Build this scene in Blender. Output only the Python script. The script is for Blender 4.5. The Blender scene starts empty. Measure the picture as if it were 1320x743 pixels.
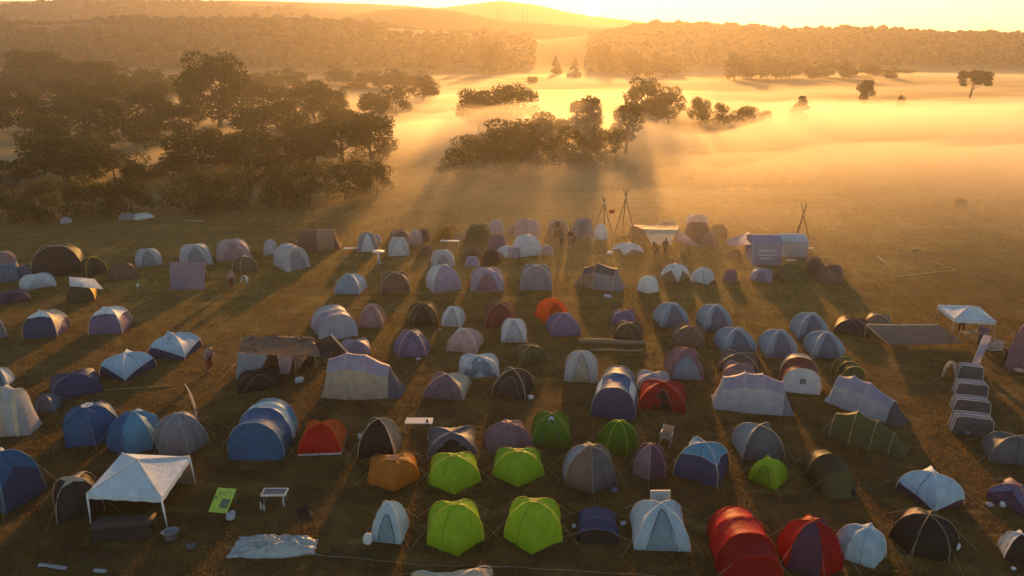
import bpy, bmesh, math, random
import numpy as np
from mathutils import Vector, Matrix, noise

R = math.radians
random.seed(11)
rng = np.random.default_rng(11)
scene = bpy.context.scene
COL = scene.collection

# ------------------------------------------------------------------ camera
CAM_H = 20.0
PITCH = R(19.1)
FPX = 942.0
CP, SP = math.cos(PITCH), math.sin(PITCH)
cam_d = bpy.data.cameras.new('camera')
cam_d.sensor_width = 36.0
cam_d.lens = FPX / 1320.0 * 36.0
cam_d.clip_end = 20000
cam_d.clip_start = 0.5
cam = bpy.data.objects.new('camera', cam_d)
COL.objects.link(cam)
cam.location = (0, 0, CAM_H)
cam.rotation_euler = (R(90) - PITCH, 0, 0)
scene.camera = cam


def ray(px, py):
    dx = (px - 660.0) / FPX
    dy = (371.5 - py) / FPX
    return Vector((dx, CP + dy * SP, -SP + dy * CP))


def ground(px, py):
    """ground point seen at photo pixel, and metres per pixel there"""
    d = ray(px, py)
    t = CAM_H / -d.z
    return Vector((d.x * t, d.y * t, 0.0)), t / FPX


def elev(v, y):
    """height of something at plan distance y that shows at photo row v"""
    d = ray(660, v)
    return CAM_H + y * d.z / d.y


# ------------------------------------------------------------------ tagging / linking
def tag(o, label=None, cat=None, group=None, kind=None):
    if label: o['label'] = label
    if cat: o['category'] = cat
    if group: o['group'] = group
    if kind: o['kind'] = kind
    return o


def empty(name, loc, rz=0.0):
    o = bpy.data.objects.new(name, None)
    COL.objects.link(o)
    o.location = loc
    o.rotation_euler = (0, 0, rz)
    o.empty_display_size = 0.3
    return o


def link(name, me, parent=None):
    o = bpy.data.objects.new(name, me)
    COL.objects.link(o)
    if parent is not None:
        o.parent = parent
    return o


class MB:
    """collects verts and faces, builds one mesh object"""
    def __init__(self):
        self.v, self.f, self.mi = [], [], []

    def add(self, verts, faces, mi=0):
        o = len(self.v)
        self.v += [tuple(p) for p in verts]
        for f in faces:
            self.f.append(tuple(i + o for i in f))
            self.mi.append(mi)
        return self

    def box(self, c, s, rz=0.0, mi=0, tilt=None):
        m = Matrix.Translation(c) @ Matrix.Rotation(rz, 4, 'Z')
        if tilt: m = m @ Matrix.Rotation(tilt, 4, 'X')
        hx, hy, hz = s[0] / 2, s[1] / 2, s[2] / 2
        vs = [m @ Vector((sx * hx, sy * hy, sz * hz)) for sz in (-1, 1) for sy in (-1, 1) for sx in (-1, 1)]
        return self.add(vs, [(0, 2, 3, 1), (4, 5, 7, 6), (0, 1, 5, 4), (2, 6, 7, 3), (0, 4, 6, 2), (1, 3, 7, 5)], mi)

    def tube(self, pts, r, n=6, mi=0, close=True):
        pts = [Vector(p) for p in pts]
        rs = r if isinstance(r, (list, tuple)) else [r] * len(pts)
        rings = []
        for i, p in enumerate(pts):
            d = (pts[min(i + 1, len(pts) - 1)] - pts[max(i - 1, 0)])
            if d.length < 1e-9: d = Vector((0, 0, 1))
            d.normalize()
            a = Vector((0, 0, 1)) if abs(d.z) < 0.9 else Vector((1, 0, 0))
            u = d.cross(a).normalized(); w = d.cross(u)
            rings.append([p + (u * math.cos(2 * math.pi * k / n) + w * math.sin(2 * math.pi * k / n)) * rs[i] for k in range(n)])
        vs = [q for rg in rings for q in rg]
        fs = []
        for i in range(len(pts) - 1):
            for k in range(n):
                fs.append((i * n + k, i * n + (k + 1) % n, (i + 1) * n + (k + 1) % n, (i + 1) * n + k))
        if close:
            fs.append(tuple(reversed(range(n))))
            fs.append(tuple((len(pts) - 1) * n + k for k in range(n)))
        return self.add(vs, fs, mi)

    def grid(self, P, mi=0, wrap=False):
        """P[i][j] points"""
        n, m = len(P), len(P[0])
        vs = [p for row in P for p in row]
        fs = []
        for i in range(n - 1):
            for j in range(m if wrap else m - 1):
                j2 = (j + 1) % m
                fs.append((i * m + j, i * m + j2, (i + 1) * m + j2, (i + 1) * m + j))
        return self.add(vs, fs, mi)

    def mesh(self, name, mats, smooth=True):
        me = bpy.data.meshes.new(name)
        me.from_pydata(self.v, [], self.f)
        if not isinstance(mats, (list, tuple)): mats = [mats]
        for m in mats: me.materials.append(m)
        if len(mats) > 1:
            me.polygons.foreach_set('material_index', self.mi)
        if smooth:
            me.polygons.foreach_set('use_smooth', [True] * len(me.polygons))
        me.update()
        return me

    def build(self, name, mats, parent=None, smooth=True):
        return link(name, self.mesh(name, mats, smooth), parent)


# ------------------------------------------------------------------ materials
MATS = {}


def new_mat(name):
    m = bpy.data.materials.new(name)
    m.use_nodes = True
    nt = m.node_tree
    for n in list(nt.nodes): nt.nodes.remove(n)
    out = nt.nodes.new('ShaderNodeOutputMaterial')
    return m, nt, out


def mixrgb(nt, fac, a, b):
    n = nt.nodes.new('ShaderNodeMix'); n.data_type = 'RGBA'
    if hasattr(fac, 'is_linked'): nt.links.new(fac, n.inputs[0])
    else: n.inputs[0].default_value = fac
    for v, i in ((a, 6), (b, 7)):
        if hasattr(v, 'is_linked'): nt.links.new(v, n.inputs[i])
        else: n.inputs[i].default_value = (*v, 1)
    return n.outputs[2]


def noise_tex(nt, scale, detail=4, rough=0.6, coord='Object', sc=(1, 1, 1)):
    tc = nt.nodes.new('ShaderNodeTexCoord')
    mp = nt.nodes.new('ShaderNodeMapping'); mp.inputs['Scale'].default_value = sc
    nt.links.new(tc.outputs[coord], mp.inputs[0])
    n = nt.nodes.new('ShaderNodeTexNoise')
    n.inputs['Scale'].default_value = scale
    n.inputs['Detail'].default_value = detail
    n.inputs['Roughness'].default_value = rough
    nt.links.new(mp.outputs[0], n.inputs['Vector'])
    return n.outputs['Fac']


def ramp(nt, fac, stops):
    r = nt.nodes.new('ShaderNodeValToRGB')
    el = r.color_ramp.elements
    while len(el) < len(stops): el.new(0.5)
    for e, (p, c) in zip(el, stops):
        e.position = p; e.color = (*c, 1) if not isinstance(c, (int, float)) else (c, c, c, 1)
    nt.links.new(fac, r.inputs[0])
    return r.outputs[0]


def fabric(color, transl=0.35, rough=0.55):
    transl = min(transl, .26) if min(color) > .3 else transl
    key = ('fab', color, transl, rough)
    if key in MATS: return MATS[key]
    m, nt, out = new_mat('tent_fabric')
    c = tuple(color)
    d = tuple(x * 0.72 for x in c)
    col = mixrgb(nt, ramp(nt, noise_tex(nt, 2.2, 5, .65), [(.3, 0.0), (.7, 1.0)]), d, c)
    dirt = ramp(nt, noise_tex(nt, 7.0, 3), [(.66, 0.0), (.82, .22)])
    col = mixrgb(nt, dirt, col, tuple(x * .5 + .012 for x in c))
    pb = nt.nodes.new('ShaderNodeBsdfPrincipled')
    pb.inputs['Roughness'].default_value = rough
    pb.inputs['Specular IOR Level'].default_value = 0.12
    pb.inputs['Sheen Weight'].default_value = 0.0
    nt.links.new(col, pb.inputs['Base Color'])
    bp = nt.nodes.new('ShaderNodeBump'); bp.inputs['Strength'].default_value = .55; bp.inputs['Distance'].default_value = .07
    nt.links.new(noise_tex(nt, 3.0, 5, .62, sc=(1, 1, .35)), bp.inputs['Height'])
    nt.links.new(bp.outputs[0], pb.inputs['Normal'])
    tr = nt.nodes.new('ShaderNodeBsdfTranslucent')
    nt.links.new(col, tr.inputs['Color'])
    mx = nt.nodes.new('ShaderNodeMixShader'); mx.inputs[0].default_value = transl
    nt.links.new(pb.outputs[0], mx.inputs[1]); nt.links.new(tr.outputs[0], mx.inputs[2])
    nt.links.new(mx.outputs[0], out.inputs[0])
    MATS[key] = m
    return m


def solid(color, rough=0.6, metal=0.0, name='paint'):
    key = ('sol', color, rough, metal)
    if key in MATS: return MATS[key]
    m, nt, out = new_mat(name)
    pb = nt.nodes.new('ShaderNodeBsdfPrincipled')
    col = mixrgb(nt, ramp(nt, noise_tex(nt, 6, 4), [(.35, 0.0), (.7, 1.0)]), tuple(x * .75 for x in color), tuple(color))
    nt.links.new(col, pb.inputs['Base Color'])
    pb.inputs['Roughness'].default_value = rough
    pb.inputs['Metallic'].default_value = metal
    nt.links.new(pb.outputs[0], out.inputs[0])
    MATS[key] = m
    return m


def leaf_mat(name, c1, c2, transl=0.35):
    m, nt, out = new_mat(name)
    col = mixrgb(nt, noise_tex(nt, .35, 3), c1, c2)
    df = nt.nodes.new('ShaderNodeBsdfDiffuse'); nt.links.new(col, df.inputs[0])
    tr = nt.nodes.new('ShaderNodeBsdfTranslucent'); nt.links.new(col, tr.inputs[0])
    mx = nt.nodes.new('ShaderNodeMixShader'); mx.inputs[0].default_value = transl
    nt.links.new(df.outputs[0], mx.inputs[1]); nt.links.new(tr.outputs[0], mx.inputs[2])
    nt.links.new(mx.outputs[0], out.inputs[0])
    return m


# ------------------------------------------------------------------ sun and sky
SUN_EL, SUN_AZ = R(8.6), R(6.2)          # azimuth clockwise from +Y
sun_d = bpy.data.lights.new('sun_lamp', 'SUN')
sun_d.energy = 4.7
sun_d.angle = R(2.2)
sun_d.color = (1.0, 0.47, 0.12)
sun = bpy.data.objects.new('sun_lamp', sun_d)
COL.objects.link(sun)
sdir = Vector((math.sin(SUN_AZ) * math.cos(SUN_EL), math.cos(SUN_AZ) * math.cos(SUN_EL), math.sin(SUN_EL)))
sun.rotation_euler = sdir.to_track_quat('Z', 'Y').to_euler()
sun.location = sdir * 500

world = bpy.data.worlds.new('World')
scene.world = world
world.use_nodes = True
wnt = world.node_tree
for n in list(wnt.nodes): wnt.nodes.remove(n)
sky = wnt.nodes.new('ShaderNodeTexSky')
sky.sky_type = 'NISHITA'
sky.sun_disc = False
sky.sun_elevation = SUN_EL
sky.sun_rotation = SUN_AZ
sky.altitude = 100
sky.air_density = 1.0
sky.dust_density = 0.0
sky.ozone_density = 1.0
bg = wnt.nodes.new('ShaderNodeBackground')
bg.inputs[1].default_value = 0.115
wo = wnt.nodes.new('ShaderNodeOutputWorld')
wnt.links.new(sky.outputs[0], bg.inputs[0])
wnt.links.new(bg.outputs[0], wo.inputs[0])

scene.view_settings.view_transform = 'Standard'
scene.view_settings.look = 'None'
scene.view_settings.gamma = 1.0
scene.view_settings.exposure = 0.82
scene.render.engine = 'CYCLES'
scene.cycles.use_denoising = True
scene.cycles.max_bounces = 8
scene.cycles.diffuse_bounces = 3
scene.cycles.transmission_bounces = 4
scene.cycles.volume_bounces = 1
scene.cycles.transparent_max_bounces = 8
scene.cycles.sample_clamp_indirect = 4.0
scene.cycles.caustics_reflective = False
scene.cycles.caustics_refractive = False

# the sun itself, just clear of the ridge
ms, nts, outs = new_mat('sun_fire')
em = nts.nodes.new('ShaderNodeEmission')
em.inputs[0].default_value = (1.0, .80, .45, 1); em.inputs[1].default_value = 40.0
nts.links.new(em.outputs[0], outs.inputs[0])
SD = 5200.0
bm = bmesh.new(); bmesh.ops.create_uvsphere(bm, u_segments=48, v_segments=24, radius=SD * math.tan(R(.62)))
me = bpy.data.meshes.new('sun'); bm.to_mesh(me); bm.free(); me.materials.append(ms)
so = link('sun', me)
dd = ray(764, 9)
so.location = dd * (SD / dd.y) + Vector((0, 0, CAM_H))
tag(so, kind='structure')

# ------------------------------------------------------------------ terrain
RIDGES = [  # plan distance, front ramp, back ramp, (u, v) crest as seen
    (600, 190, 120, [(700, 52), (760, 47), (820, 36), (880, 33), (960, 37), (1020, 41), (1100, 39), (1160, 43), (1220, 45), (1320, 46), (1700, 46)]),
    (560, 170, 120, [(-500, 30), (0, 30), (60, 33), (120, 30), (200, 28), (300, 28), (400, 29), (470, 34), (540, 40), (640, 47), (700, 52)]),
    (720, 160, 120, [(340, 52), (400, 36), (440, 24), (490, 14), (540, 10), (590, 14), (640, 25), (700, 30), (800, 36), (860, 50)]),
    (840, 160, 120, [(-600, 6), (0, 12), (60, 6), (105, 0), (150, 1), (200, 4), (300, 7), (400, 11), (520, 24), (620, 50)]),
    (1080, 160, 100, [(-800, 3), (200, 2), (300, 1), (400, 4), (470, 5), (520, 8), (565, 12), (610, 6), (645, 2), (690, 7), (740, 18), (830, 29), (900, 50)]),
]


def terrain_z(x, y):
    if y < 150: return 0.0
    u = 660 + FPX * x / (y * CP)
    z = 0.0
    for (y0, wf, wb, tab) in RIDGES:
        if u <= tab[0][0] or u >= tab[-1][0]: continue
        t = (y - y0) / (wf if y < y0 else wb)
        if abs(t) >= 1: continue
        us = [a for a, b in tab]
        v = float(np.interp(u, us, [b for a, b in tab]))
        top = elev(v, y0)
        if top <= 0: continue
        k = 0.5 + 0.5 * math.cos(math.pi * t)
        z = max(z, top * k)
    roll = max(0.0, min(1.0, (y - 220) / 200))
    z += roll * 1.4 * (noise.noise(Vector((x * .008, y * .008, 3.1))) + .3)
    return z


ys = []
y = -30.0
while y < 1300:
    ys.append(y)
    y += 6 if y < 200 else (9 if y < 500 else 14)
ys = [-120.0, -70.0] + ys
NU = 170
P = []
for yy in ys:
    half = max(90, yy * 1.15 + 60)
    row = []
    for j in range(NU + 1):
        xx = -half + 2 * half * j / NU
        row.append((xx, yy, terrain_z(xx, yy) if yy < 1290 else 0.0))
    P.append(row)

gm, nt, out = new_mat('meadow')
n1 = noise_tex(nt, .06, 5, .6, 'Object')
n2 = noise_tex(nt, 1.1, 6, .7, 'Object', (1, .45, 1))
n3 = noise_tex(nt, .35, 4, .6, 'Object', (1, 2.2, 1))
n4 = noise_tex(nt, .9, 4, .6, 'Object', (.05, .55, 1))
c = mixrgb(nt, ramp(nt, n1, [(.35, 0.0), (.65, 1.0)]), (.22, .135, .032), (.30, .20, .042))
c = mixrgb(nt, ramp(nt, n4, [(.45, 0.0), (.62, .55)]), c, (.12, .08, .03))
# the trodden soil of the camp, also darkened to stand in for the dim foreground; ragged edge
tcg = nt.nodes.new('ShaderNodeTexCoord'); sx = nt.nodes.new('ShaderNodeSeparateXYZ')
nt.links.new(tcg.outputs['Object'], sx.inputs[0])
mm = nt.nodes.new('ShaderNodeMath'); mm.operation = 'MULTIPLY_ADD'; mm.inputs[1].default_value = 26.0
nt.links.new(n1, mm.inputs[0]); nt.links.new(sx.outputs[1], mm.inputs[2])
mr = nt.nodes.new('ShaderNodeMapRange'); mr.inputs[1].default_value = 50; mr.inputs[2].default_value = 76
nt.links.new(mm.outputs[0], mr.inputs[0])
dimmed_soil = mixrgb(nt, ramp(nt, noise_tex(nt, .5, 5, .65), [(.4, 0.0), (.65, 1.0)]), (.068, .038, .014), (.165, .092, .026))
c = mixrgb(nt, mr.outputs[0], dimmed_soil, c)
# woodland floor on the rising ground
mz = nt.nodes.new('ShaderNodeMapRange'); mz.inputs[1].default_value = 1.6; mz.inputs[2].default_value = 3.6
nt.links.new(sx.outputs[2], mz.inputs[0])
c = mixrgb(nt, mz.outputs[0], c, (.034, .036, .016))
c = mixrgb(nt, ramp(nt, n2, [(.4, 0.0), (.7, .75)]), c, (.08, .052, .023))
c = mixrgb(nt, ramp(nt, n3, [(.55, 0.0), (.75, .6)]), c, (.32, .21, .06))
pb = nt.nodes.new('ShaderNodeBsdfPrincipled')
pb.inputs['Roughness'].default_value = 1.0
pb.inputs['Specular IOR Level'].default_value = 0.1
nt.links.new(c, pb.inputs['Base Color'])
bp = nt.nodes.new('ShaderNodeBump'); bp.inputs['Strength'].default_value = .8; bp.inputs['Distance'].default_value = .12
nt.links.new(n2, bp.inputs['Height']); nt.links.new(bp.outputs[0], pb.inputs['Normal'])
nt.links.new(pb.outputs[0], out.inputs[0])
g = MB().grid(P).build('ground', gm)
tag(g, kind='structure')

# ------------------------------------------------------------------ haze and mist
def volume_mat(name, col, dens, aniso):
    m, nt, out = new_mat(name)
    v = nt.nodes.new('ShaderNodeVolumePrincipled')
    v.inputs['Color'].default_value = (*col, 1)
    v.inputs['Density'].default_value = dens
    v.inputs['Anisotropy'].default_value = aniso
    nt.links.new(v.outputs[0], out.inputs['Volume'])
    return m


HAZE_TOP = 74.0
hz = MB().box((0, 560, (HAZE_TOP - 2) / 2), (3600, 1500, HAZE_TOP + 2)).build('haze', volume_mat('haze_air', (1.0, .90, .74), .00036, .62), smooth=False)
tag(hz, kind='stuff')


def mist_top(x, y):
    """thickness of the ground mist lying in the valley"""
    u = 660 + FPX * x / (max(y, 30) * CP)
    near = 87 + 10 * noise.noise(Vector((x * .02, 5.0, 0)))
    if u < 520: near += (520 - u) * .085
    a = max(0.0, min(1.0, (y - near) / 36.0)); a = a * a * (3 - 2 * a)
    c = max(0.0, min(1.0, (y - 48) / 45.0)) ** 1.4 * .75          # thin veil drifting over the back of the camp
    a = max(a, c)
    b = max(0.0, min(1.0, (620 - y) / 200.0)) * (1 - .72 * max(0.0, min(1.0, (y - 180) / 120.0)))
    b *= 1 + .8 * max(0.0, 1 - abs(u - 690) / 170.0) * max(0.0, 1 - abs(y - 124) / 36.0)
    side = max(.38, min(1.0, (u - 300) / 300.0)) * (1 + .5 * max(0.0, min(1.0, (u - 700) / 300.0)))
    n = noise.fractal(Vector((x * .014, y * .03, 1.7)), .7, 2.2, 5)
    n2 = noise.noise(Vector((x * .003, y * .006, 9.2)))
    h = 5.4 + 3.0 * n + 2.4 * n2
    h *= 1 - (.25 + .4 * max(0.0, min(1.0, (u - 820) / 120.0))) * max(0.0, min(1.0, (y - 130) / 90.0))
    h *= 1 - .7 * math.exp(-((u - 925) / 85.0) ** 2 - ((y - 158) / 34.0) ** 2)   # the hedge row stands clear of it
    return max(0.0, h) * a * b * side


def build_mist():
    xs_n, ys_l = 150, []
    y = 44.0
    while y < 640:
        ys_l.append(y); y += 3.5 if y < 200 else 6.5
    top, bot = [], []
    for yy in ys_l:
        half = yy * 1.05 + 40
        rt, rb = [], []
        for j in range(xs_n + 1):
            xx = -half + 2 * half * j / xs_n
            edge = min(1.0, min(j, xs_n - j) / 8.0)
            z0 = terrain_z(xx, yy) - 0.4
            rt.append((xx, yy, z0 + .2 + .2 * 0 + mist_top(xx, yy) * edge))
            rb.append((xx, yy, z0 - .4))
        top.append(rt); bot.append(rb)
    n, m = len(ys_l), xs_n + 1
    mb = MB()
    mb.grid(top)
    o = len(mb.v)
    mb.v += [p for r_ in bot for p in r_]
    for i in range(n - 1):
        for j in range(m - 1):
            mb.f.append((o + i * m + j, o + (i + 1) * m + j, o + (i + 1) * m + j + 1, o + i * m + j + 1)); mb.mi.append(0)
    loop = [j for j in range(m)] + [i * m + m - 1 for i in range(1, n)] + [(n - 1) * m + j for j in range(m - 2, -1, -1)] + [i * m for i in range(n - 2, 0, -1)]
    for k in range(len(loop)):
        a, b = loop[k], loop[(k + 1) % len(loop)]
        mb.f.append((b, a, o + a, o + b)); mb.mi.append(0)
    return mb


mist = build_mist().build('mist', volume_mat('mist_air', (1.0, .89, .68), .021, .54))
tag(mist, kind='stuff')
# ------------------------------------------------------------------ trees
LEAF = [leaf_mat('leaf_dark', (.035, .045, .012), (.055, .062, .018)),
        leaf_mat('leaf_mid', (.05, .055, .016), (.075, .075, .02))]
BARK = solid((.06, .045, .03), .9, name='bark')


def leaf_quads(cent, size, rg):
    n = len(cent)
    a = rg.normal(size=(n, 3)); a /= np.linalg.norm(a, axis=1)[:, None]
    b = rg.normal(size=(n, 3)); b -= (a * b).sum(1)[:, None] * a; b /= np.linalg.norm(b, axis=1)[:, None]
    s = size * rg.uniform(.6, 1.3, n)[:, None]
    v = np.stack([cent - a * s * .6 - b * s * .15, cent + b * s * .5, cent + a * s * .7 + b * s * .1, cent - b * s * .5], 1)
    return v.reshape(-1, 3)


def quad_mesh(name, v, mat):
    n = len(v) // 4
    me = bpy.data.meshes.new(name)
    me.vertices.add(len(v)); me.vertices.foreach_set('co', v.astype(np.float32).ravel())
    me.loops.add(len(v)); me.loops.foreach_set('vertex_index', np.arange(len(v), dtype=np.int32))
    me.polygons.add(n); me.polygons.foreach_set('loop_start', np.arange(0, len(v), 4, dtype=np.int32))
    me.polygons.foreach_set('loop_total', np.full(n, 4, dtype=np.int32))
    me.materials.append(mat)
    me.update(calc_edges=True)
    return me


def crown_variant(seed, shape, leaves, leaf):
    """unit tree: height 1, crown from z .18 to 1, radius about .45; returns (crown mesh, trunk mesh)"""
    rg = np.random.default_rng(seed)
    blobs = []
    nb = 22 if shape != 'spire' else 12
    for i in range(nb):
        if shape == 'round':
            th = rg.uniform(0, 6.28); zz = rg.uniform(.16, .86); rr = .31 * math.sqrt(max(.05, 1 - ((zz - .46) / .50) ** 2)) * math.sqrt(rg.uniform(.2, 1))
            blobs.append((rr * math.cos(th), rr * math.sin(th), zz, rg.uniform(.11, .19)))
        elif shape == 'tall':
            th = rg.uniform(0, 6.28); zz = rg.uniform(.14, .9); rr = .20 * math.sqrt(max(.05, 1 - ((zz - .45) / .52) ** 2)) * math.sqrt(rg.uniform(.2, 1))
            blobs.append((rr * math.cos(th), rr * math.sin(th), zz, rg.uniform(.09, .15)))
        elif shape == 'open':
            th = rg.uniform(0, 6.28); zz = rg.uniform(.45, .9); rr = .40 * math.sqrt(rg.uniform(.1, 1)) * (1.15 - .5 * abs(zz - .6))
            blobs.append((rr * math.cos(th), rr * math.sin(th), zz, rg.uniform(.08, .14)))
        elif shape == 'bush':
            th = rg.uniform(0, 6.28); zz = rg.uniform(.15, .8); rr = .55 * math.sqrt(max(.05, 1 - (zz / .95) ** 2)) * math.sqrt(rg.uniform(.15, 1))
            blobs.append((rr * math.cos(th), rr * math.sin(th), zz, rg.uniform(.14, .22)))
        else:  # spire
            zz = .15 + .8 * i / nb; rr = .14 * (1 - zz) ; th = rg.uniform(0, 6.28)
            blobs.append((rr * math.cos(th), rr * math.sin(th), zz, .05 + .13 * (1 - zz)))
    w = np.array([b[3] ** 2 for b in blobs]); w /= w.sum()
    idx = rg.choice(len(blobs), leaves, p=w)
    d = rg.normal(size=(leaves, 3)); d /= np.linalg.norm(d, axis=1)[:, None]
    rad = rg.uniform(.45, 1.0, leaves) ** .5
    B = np.array(blobs)[idx]
    c = B[:, :3] + d * (rad * B[:, 3] * rg.uniform(.8, 1.25, leaves))[:, None] * np.array([1, 1, .8])
    keep = c[:, 2] > (.02 if shape == 'bush' else .04)
    cm = quad_mesh('crown', leaf_quads(c[keep], leaf, rg), LEAF[seed % 2])
    tb = MB()
    topz = .7 if shape != 'bush' else .4
    bend = [rg.normal() * .02 for _ in range(6)]
    tb.tube([(bend[0] * k, bend[1] * k, topz * k / 4 - .02) for k in range(5)], [.032, .025, .021, .016, .008], 7)
    for b in blobs[:9]:
        z0 = max(.08, b[2] - .22)
        k = z0 / topz * 4
        tb.tube([(bend[0] * k, bend[1] * k, min(z0, topz)), (b[0] * .55, b[1] * .55, (z0 + b[2]) / 2 + .03), (b[0], b[1], b[2])], [.012, .008, .003], 5)
    return cm, tb.mesh('trunk', BARK)


VARS = {}
for shp, seeds in (('round', (1, 2, 3, 4)), ('tall', (5, 6)), ('open', (7, 8)), ('bush', (9, 10, 11)), ('spire', (12,))):
    VARS[shp] = [crown_variant(s, shp, 5200, .030) for s in seeds]
VARS['far'] = [crown_variant(20 + s, 'round', 1300, .06) for s in range(3)]
tree_count = [0]


def tree(px, base_v, top_v, wpx, shape='round', label='', group=None, var=None, name='tree', dist=None, cat='tree'):
    """tree whose foot stands at photo pixel (px, base_v)"""
    if dist is None:
        p, s = ground(px, base_v)
    else:
        d = ray(px, base_v); t = dist / d.y; p = Vector((d.x * t, dist, 0)); s = t / FPX
    p.z = terrain_z(p.x, p.y) - .05
    h = max(1.0, elev(top_v, p.y) - p.z)
    w = wpx * s
    tree_count[0] += 1
    vs = VARS[shape]
    cm, tm = vs[(var if var is not None else tree_count[0]) % len(vs)]
    o = empty(name, p, random.uniform(0, 6.28))
    ref = {'round': .86, 'tall': .62, 'open': 1.0, 'bush': 1.35, 'spire': .42, 'far': .86}[shape]
    o.scale = (w / ref, w / ref, h / .98)
    link('crown', cm, o); link('trunk', tm, o)
    tag(o, label, cat, group)
    return o
# the dark wood edge at the meadow's far corner
WOOD = 'trees of the dark wood edge beside the meadow'
for px, b, t, w, shp, lab in [
    (-45, 279, 195, 110, 'bush', 'dark bushy tree cut by the picture edge at the meadow corner'),
    (20, 278, 203, 95, 'bush', 'low dark bushy tree at the meadow edge left of the tallest dark bush'),
    (88, 279, 170, 135, 'round', 'broad dark round tree at the meadow edge above the tiny white tent'),
    (150, 277, 188, 105, 'bush', 'dark wide bush at the meadow edge above the low white tent'),
    (190, 273, 208, 66, 'bush', 'small dark bush closing the gap right of the low white tent'),
    (228, 272, 205, 70, 'bush', 'low dark bush between the two dark tree masses'),
    (262, 268, 163, 95, 'round', 'dark round tree at the left end of the second tree mass'),
    (318, 264, 168, 98, 'round', 'dark round tree below the lone tall tree'),
    (366, 260, 172, 85, 'round', 'dark tree in the middle of the second tree mass'),
    (402, 256, 162, 80, 'tall', 'narrower dark tree next to the sunlit end of the wood'),
    (442, 251, 152, 84, 'round', 'round tree behind the sunlit end tree of the wood'),
    (480, 247, 147, 70, 'round', 'sunlit round tree at the misty end of the dark wood'),
]:
    tree(px, b if 'shrub' in lab else b - 38, t, w, shp, lab, WOOD)
for px, b, t, w, shp, lab in [
    (-10, 284, 236, 80, 'bush', 'low dark shrub in front of the wood at the picture edge'),
    (50, 283, 230, 84, 'bush', 'low dark shrub in front of the broad dark round tree'),
    (118, 281, 226, 84, 'bush', 'low dark shrub just left of the low white tent'),
    (170, 277, 226, 76, 'bush', 'low dark shrub right behind the low white tent'),
    (246, 273, 214, 84, 'bush', 'low dark shrub below the second tree mass, its first from the low white tent'),
    (298, 270, 212, 84, 'bush', 'low dark shrub below the second tree mass, under the lone tall tree'),
    (348, 267, 208, 84, 'bush', 'low dark shrub below the middle of the second tree mass'),
    (398, 263, 204, 80, 'bush', 'low dark shrub below the narrower dark tree'),
    (446, 258, 200, 76, 'bush', 'low shrub under the sunlit end of the wood'),
    (486, 252, 204, 52, 'bush', 'last low shrub at the misty end of the wood'),
    (110, 262, 178, 90, 'round', 'dark round tree behind the broad tree of the wood edge'),
    (292, 256, 172, 84, 'round', 'dark round tree filling the second tree mass'),
]:
    tree(px, b if 'shrub' in lab else b - 38, t, w, shp, lab, WOOD)
MID = 'hazy trees scattered over the wooded country'
for px, b, t, w, shp, lab in [
    (283, 166, 60, 92, 'round', 'lone tall dark tree standing out above the hazy wood'),
    (407, 158, 101, 62, 'round', 'rounded hazy tree in golden mist right of the lone tall tree'),
    (66, 168, 62, 88, 'round', 'tall faint tree in the brown haze at far left'),
    (128, 162, 78, 74, 'round', 'faint round tree right of the tall faint tree'),
    (14, 172, 92, 80, 'round', 'faint hazy tree at the picture edge'),
    (180, 172, 98, 70, 'round', 'faint broad tree left of the lone tall tree'),
    (222, 160, 110, 56, 'round', 'small faint tree just left of the lone tall tree'),
    (140, 196, 128, 78, 'round', 'hazy mid height tree behind the dark bush by the low white tent'),
    (50, 200, 140, 90, 'bush', 'hazy low tree behind the broad dark round tree'),
    (205, 206, 158, 66, 'bush', 'hazy shrub in the gap between the dark tree masses'),
    (340, 178, 118, 52, 'round', 'hazy tree between the lone tall tree and the rounded tree'),
    (460, 172, 118, 46, 'round', 'hazy small tree behind the sunlit end of the wood'),
    (510, 150, 108, 54, 'bush', 'faint low tree in golden mist at centre left'),
    (545, 140, 98, 50, 'round', 'faint round tree left of the twin misty trees'),
]:
    tree(px, b, t, w, shp, lab, MID, dist=None if 'lone tall dark' in lab or 'golden mist' in lab else 235 + (px * 37 % 80))
FILL = 'hazy trees of the belt behind the dark wood'
for i, (px, b, t, w) in enumerate([(-10, 176, 118, 74), (34, 170, 112, 70), (76, 180, 124, 72), (112, 168, 110, 66), (160, 178, 122, 70), (196, 168, 116, 60), (232, 178, 128, 62), (250, 160, 112, 46),
                                   (324, 184, 134, 60), (360, 176, 130, 56), (386, 182, 138, 54), (436, 178, 134, 56), (470, 182, 142, 46), (20, 150, 100, 64), (96, 148, 98, 60), (150, 150, 100, 62), (205, 148, 102, 52),
                                   (330, 152, 108, 46), (366, 148, 110, 44), (432, 150, 112, 48), (480, 156, 118, 44), (60, 196, 146, 70), (130, 196, 150, 66), (190, 194, 150, 60)]):
    tree(px, b, t, w, 'bush' if i % 3 == 1 else 'round', 'hazy rounded tree in the belt behind the dark wood', FILL)
CEN = 'trees in the sunlit mist'
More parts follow.
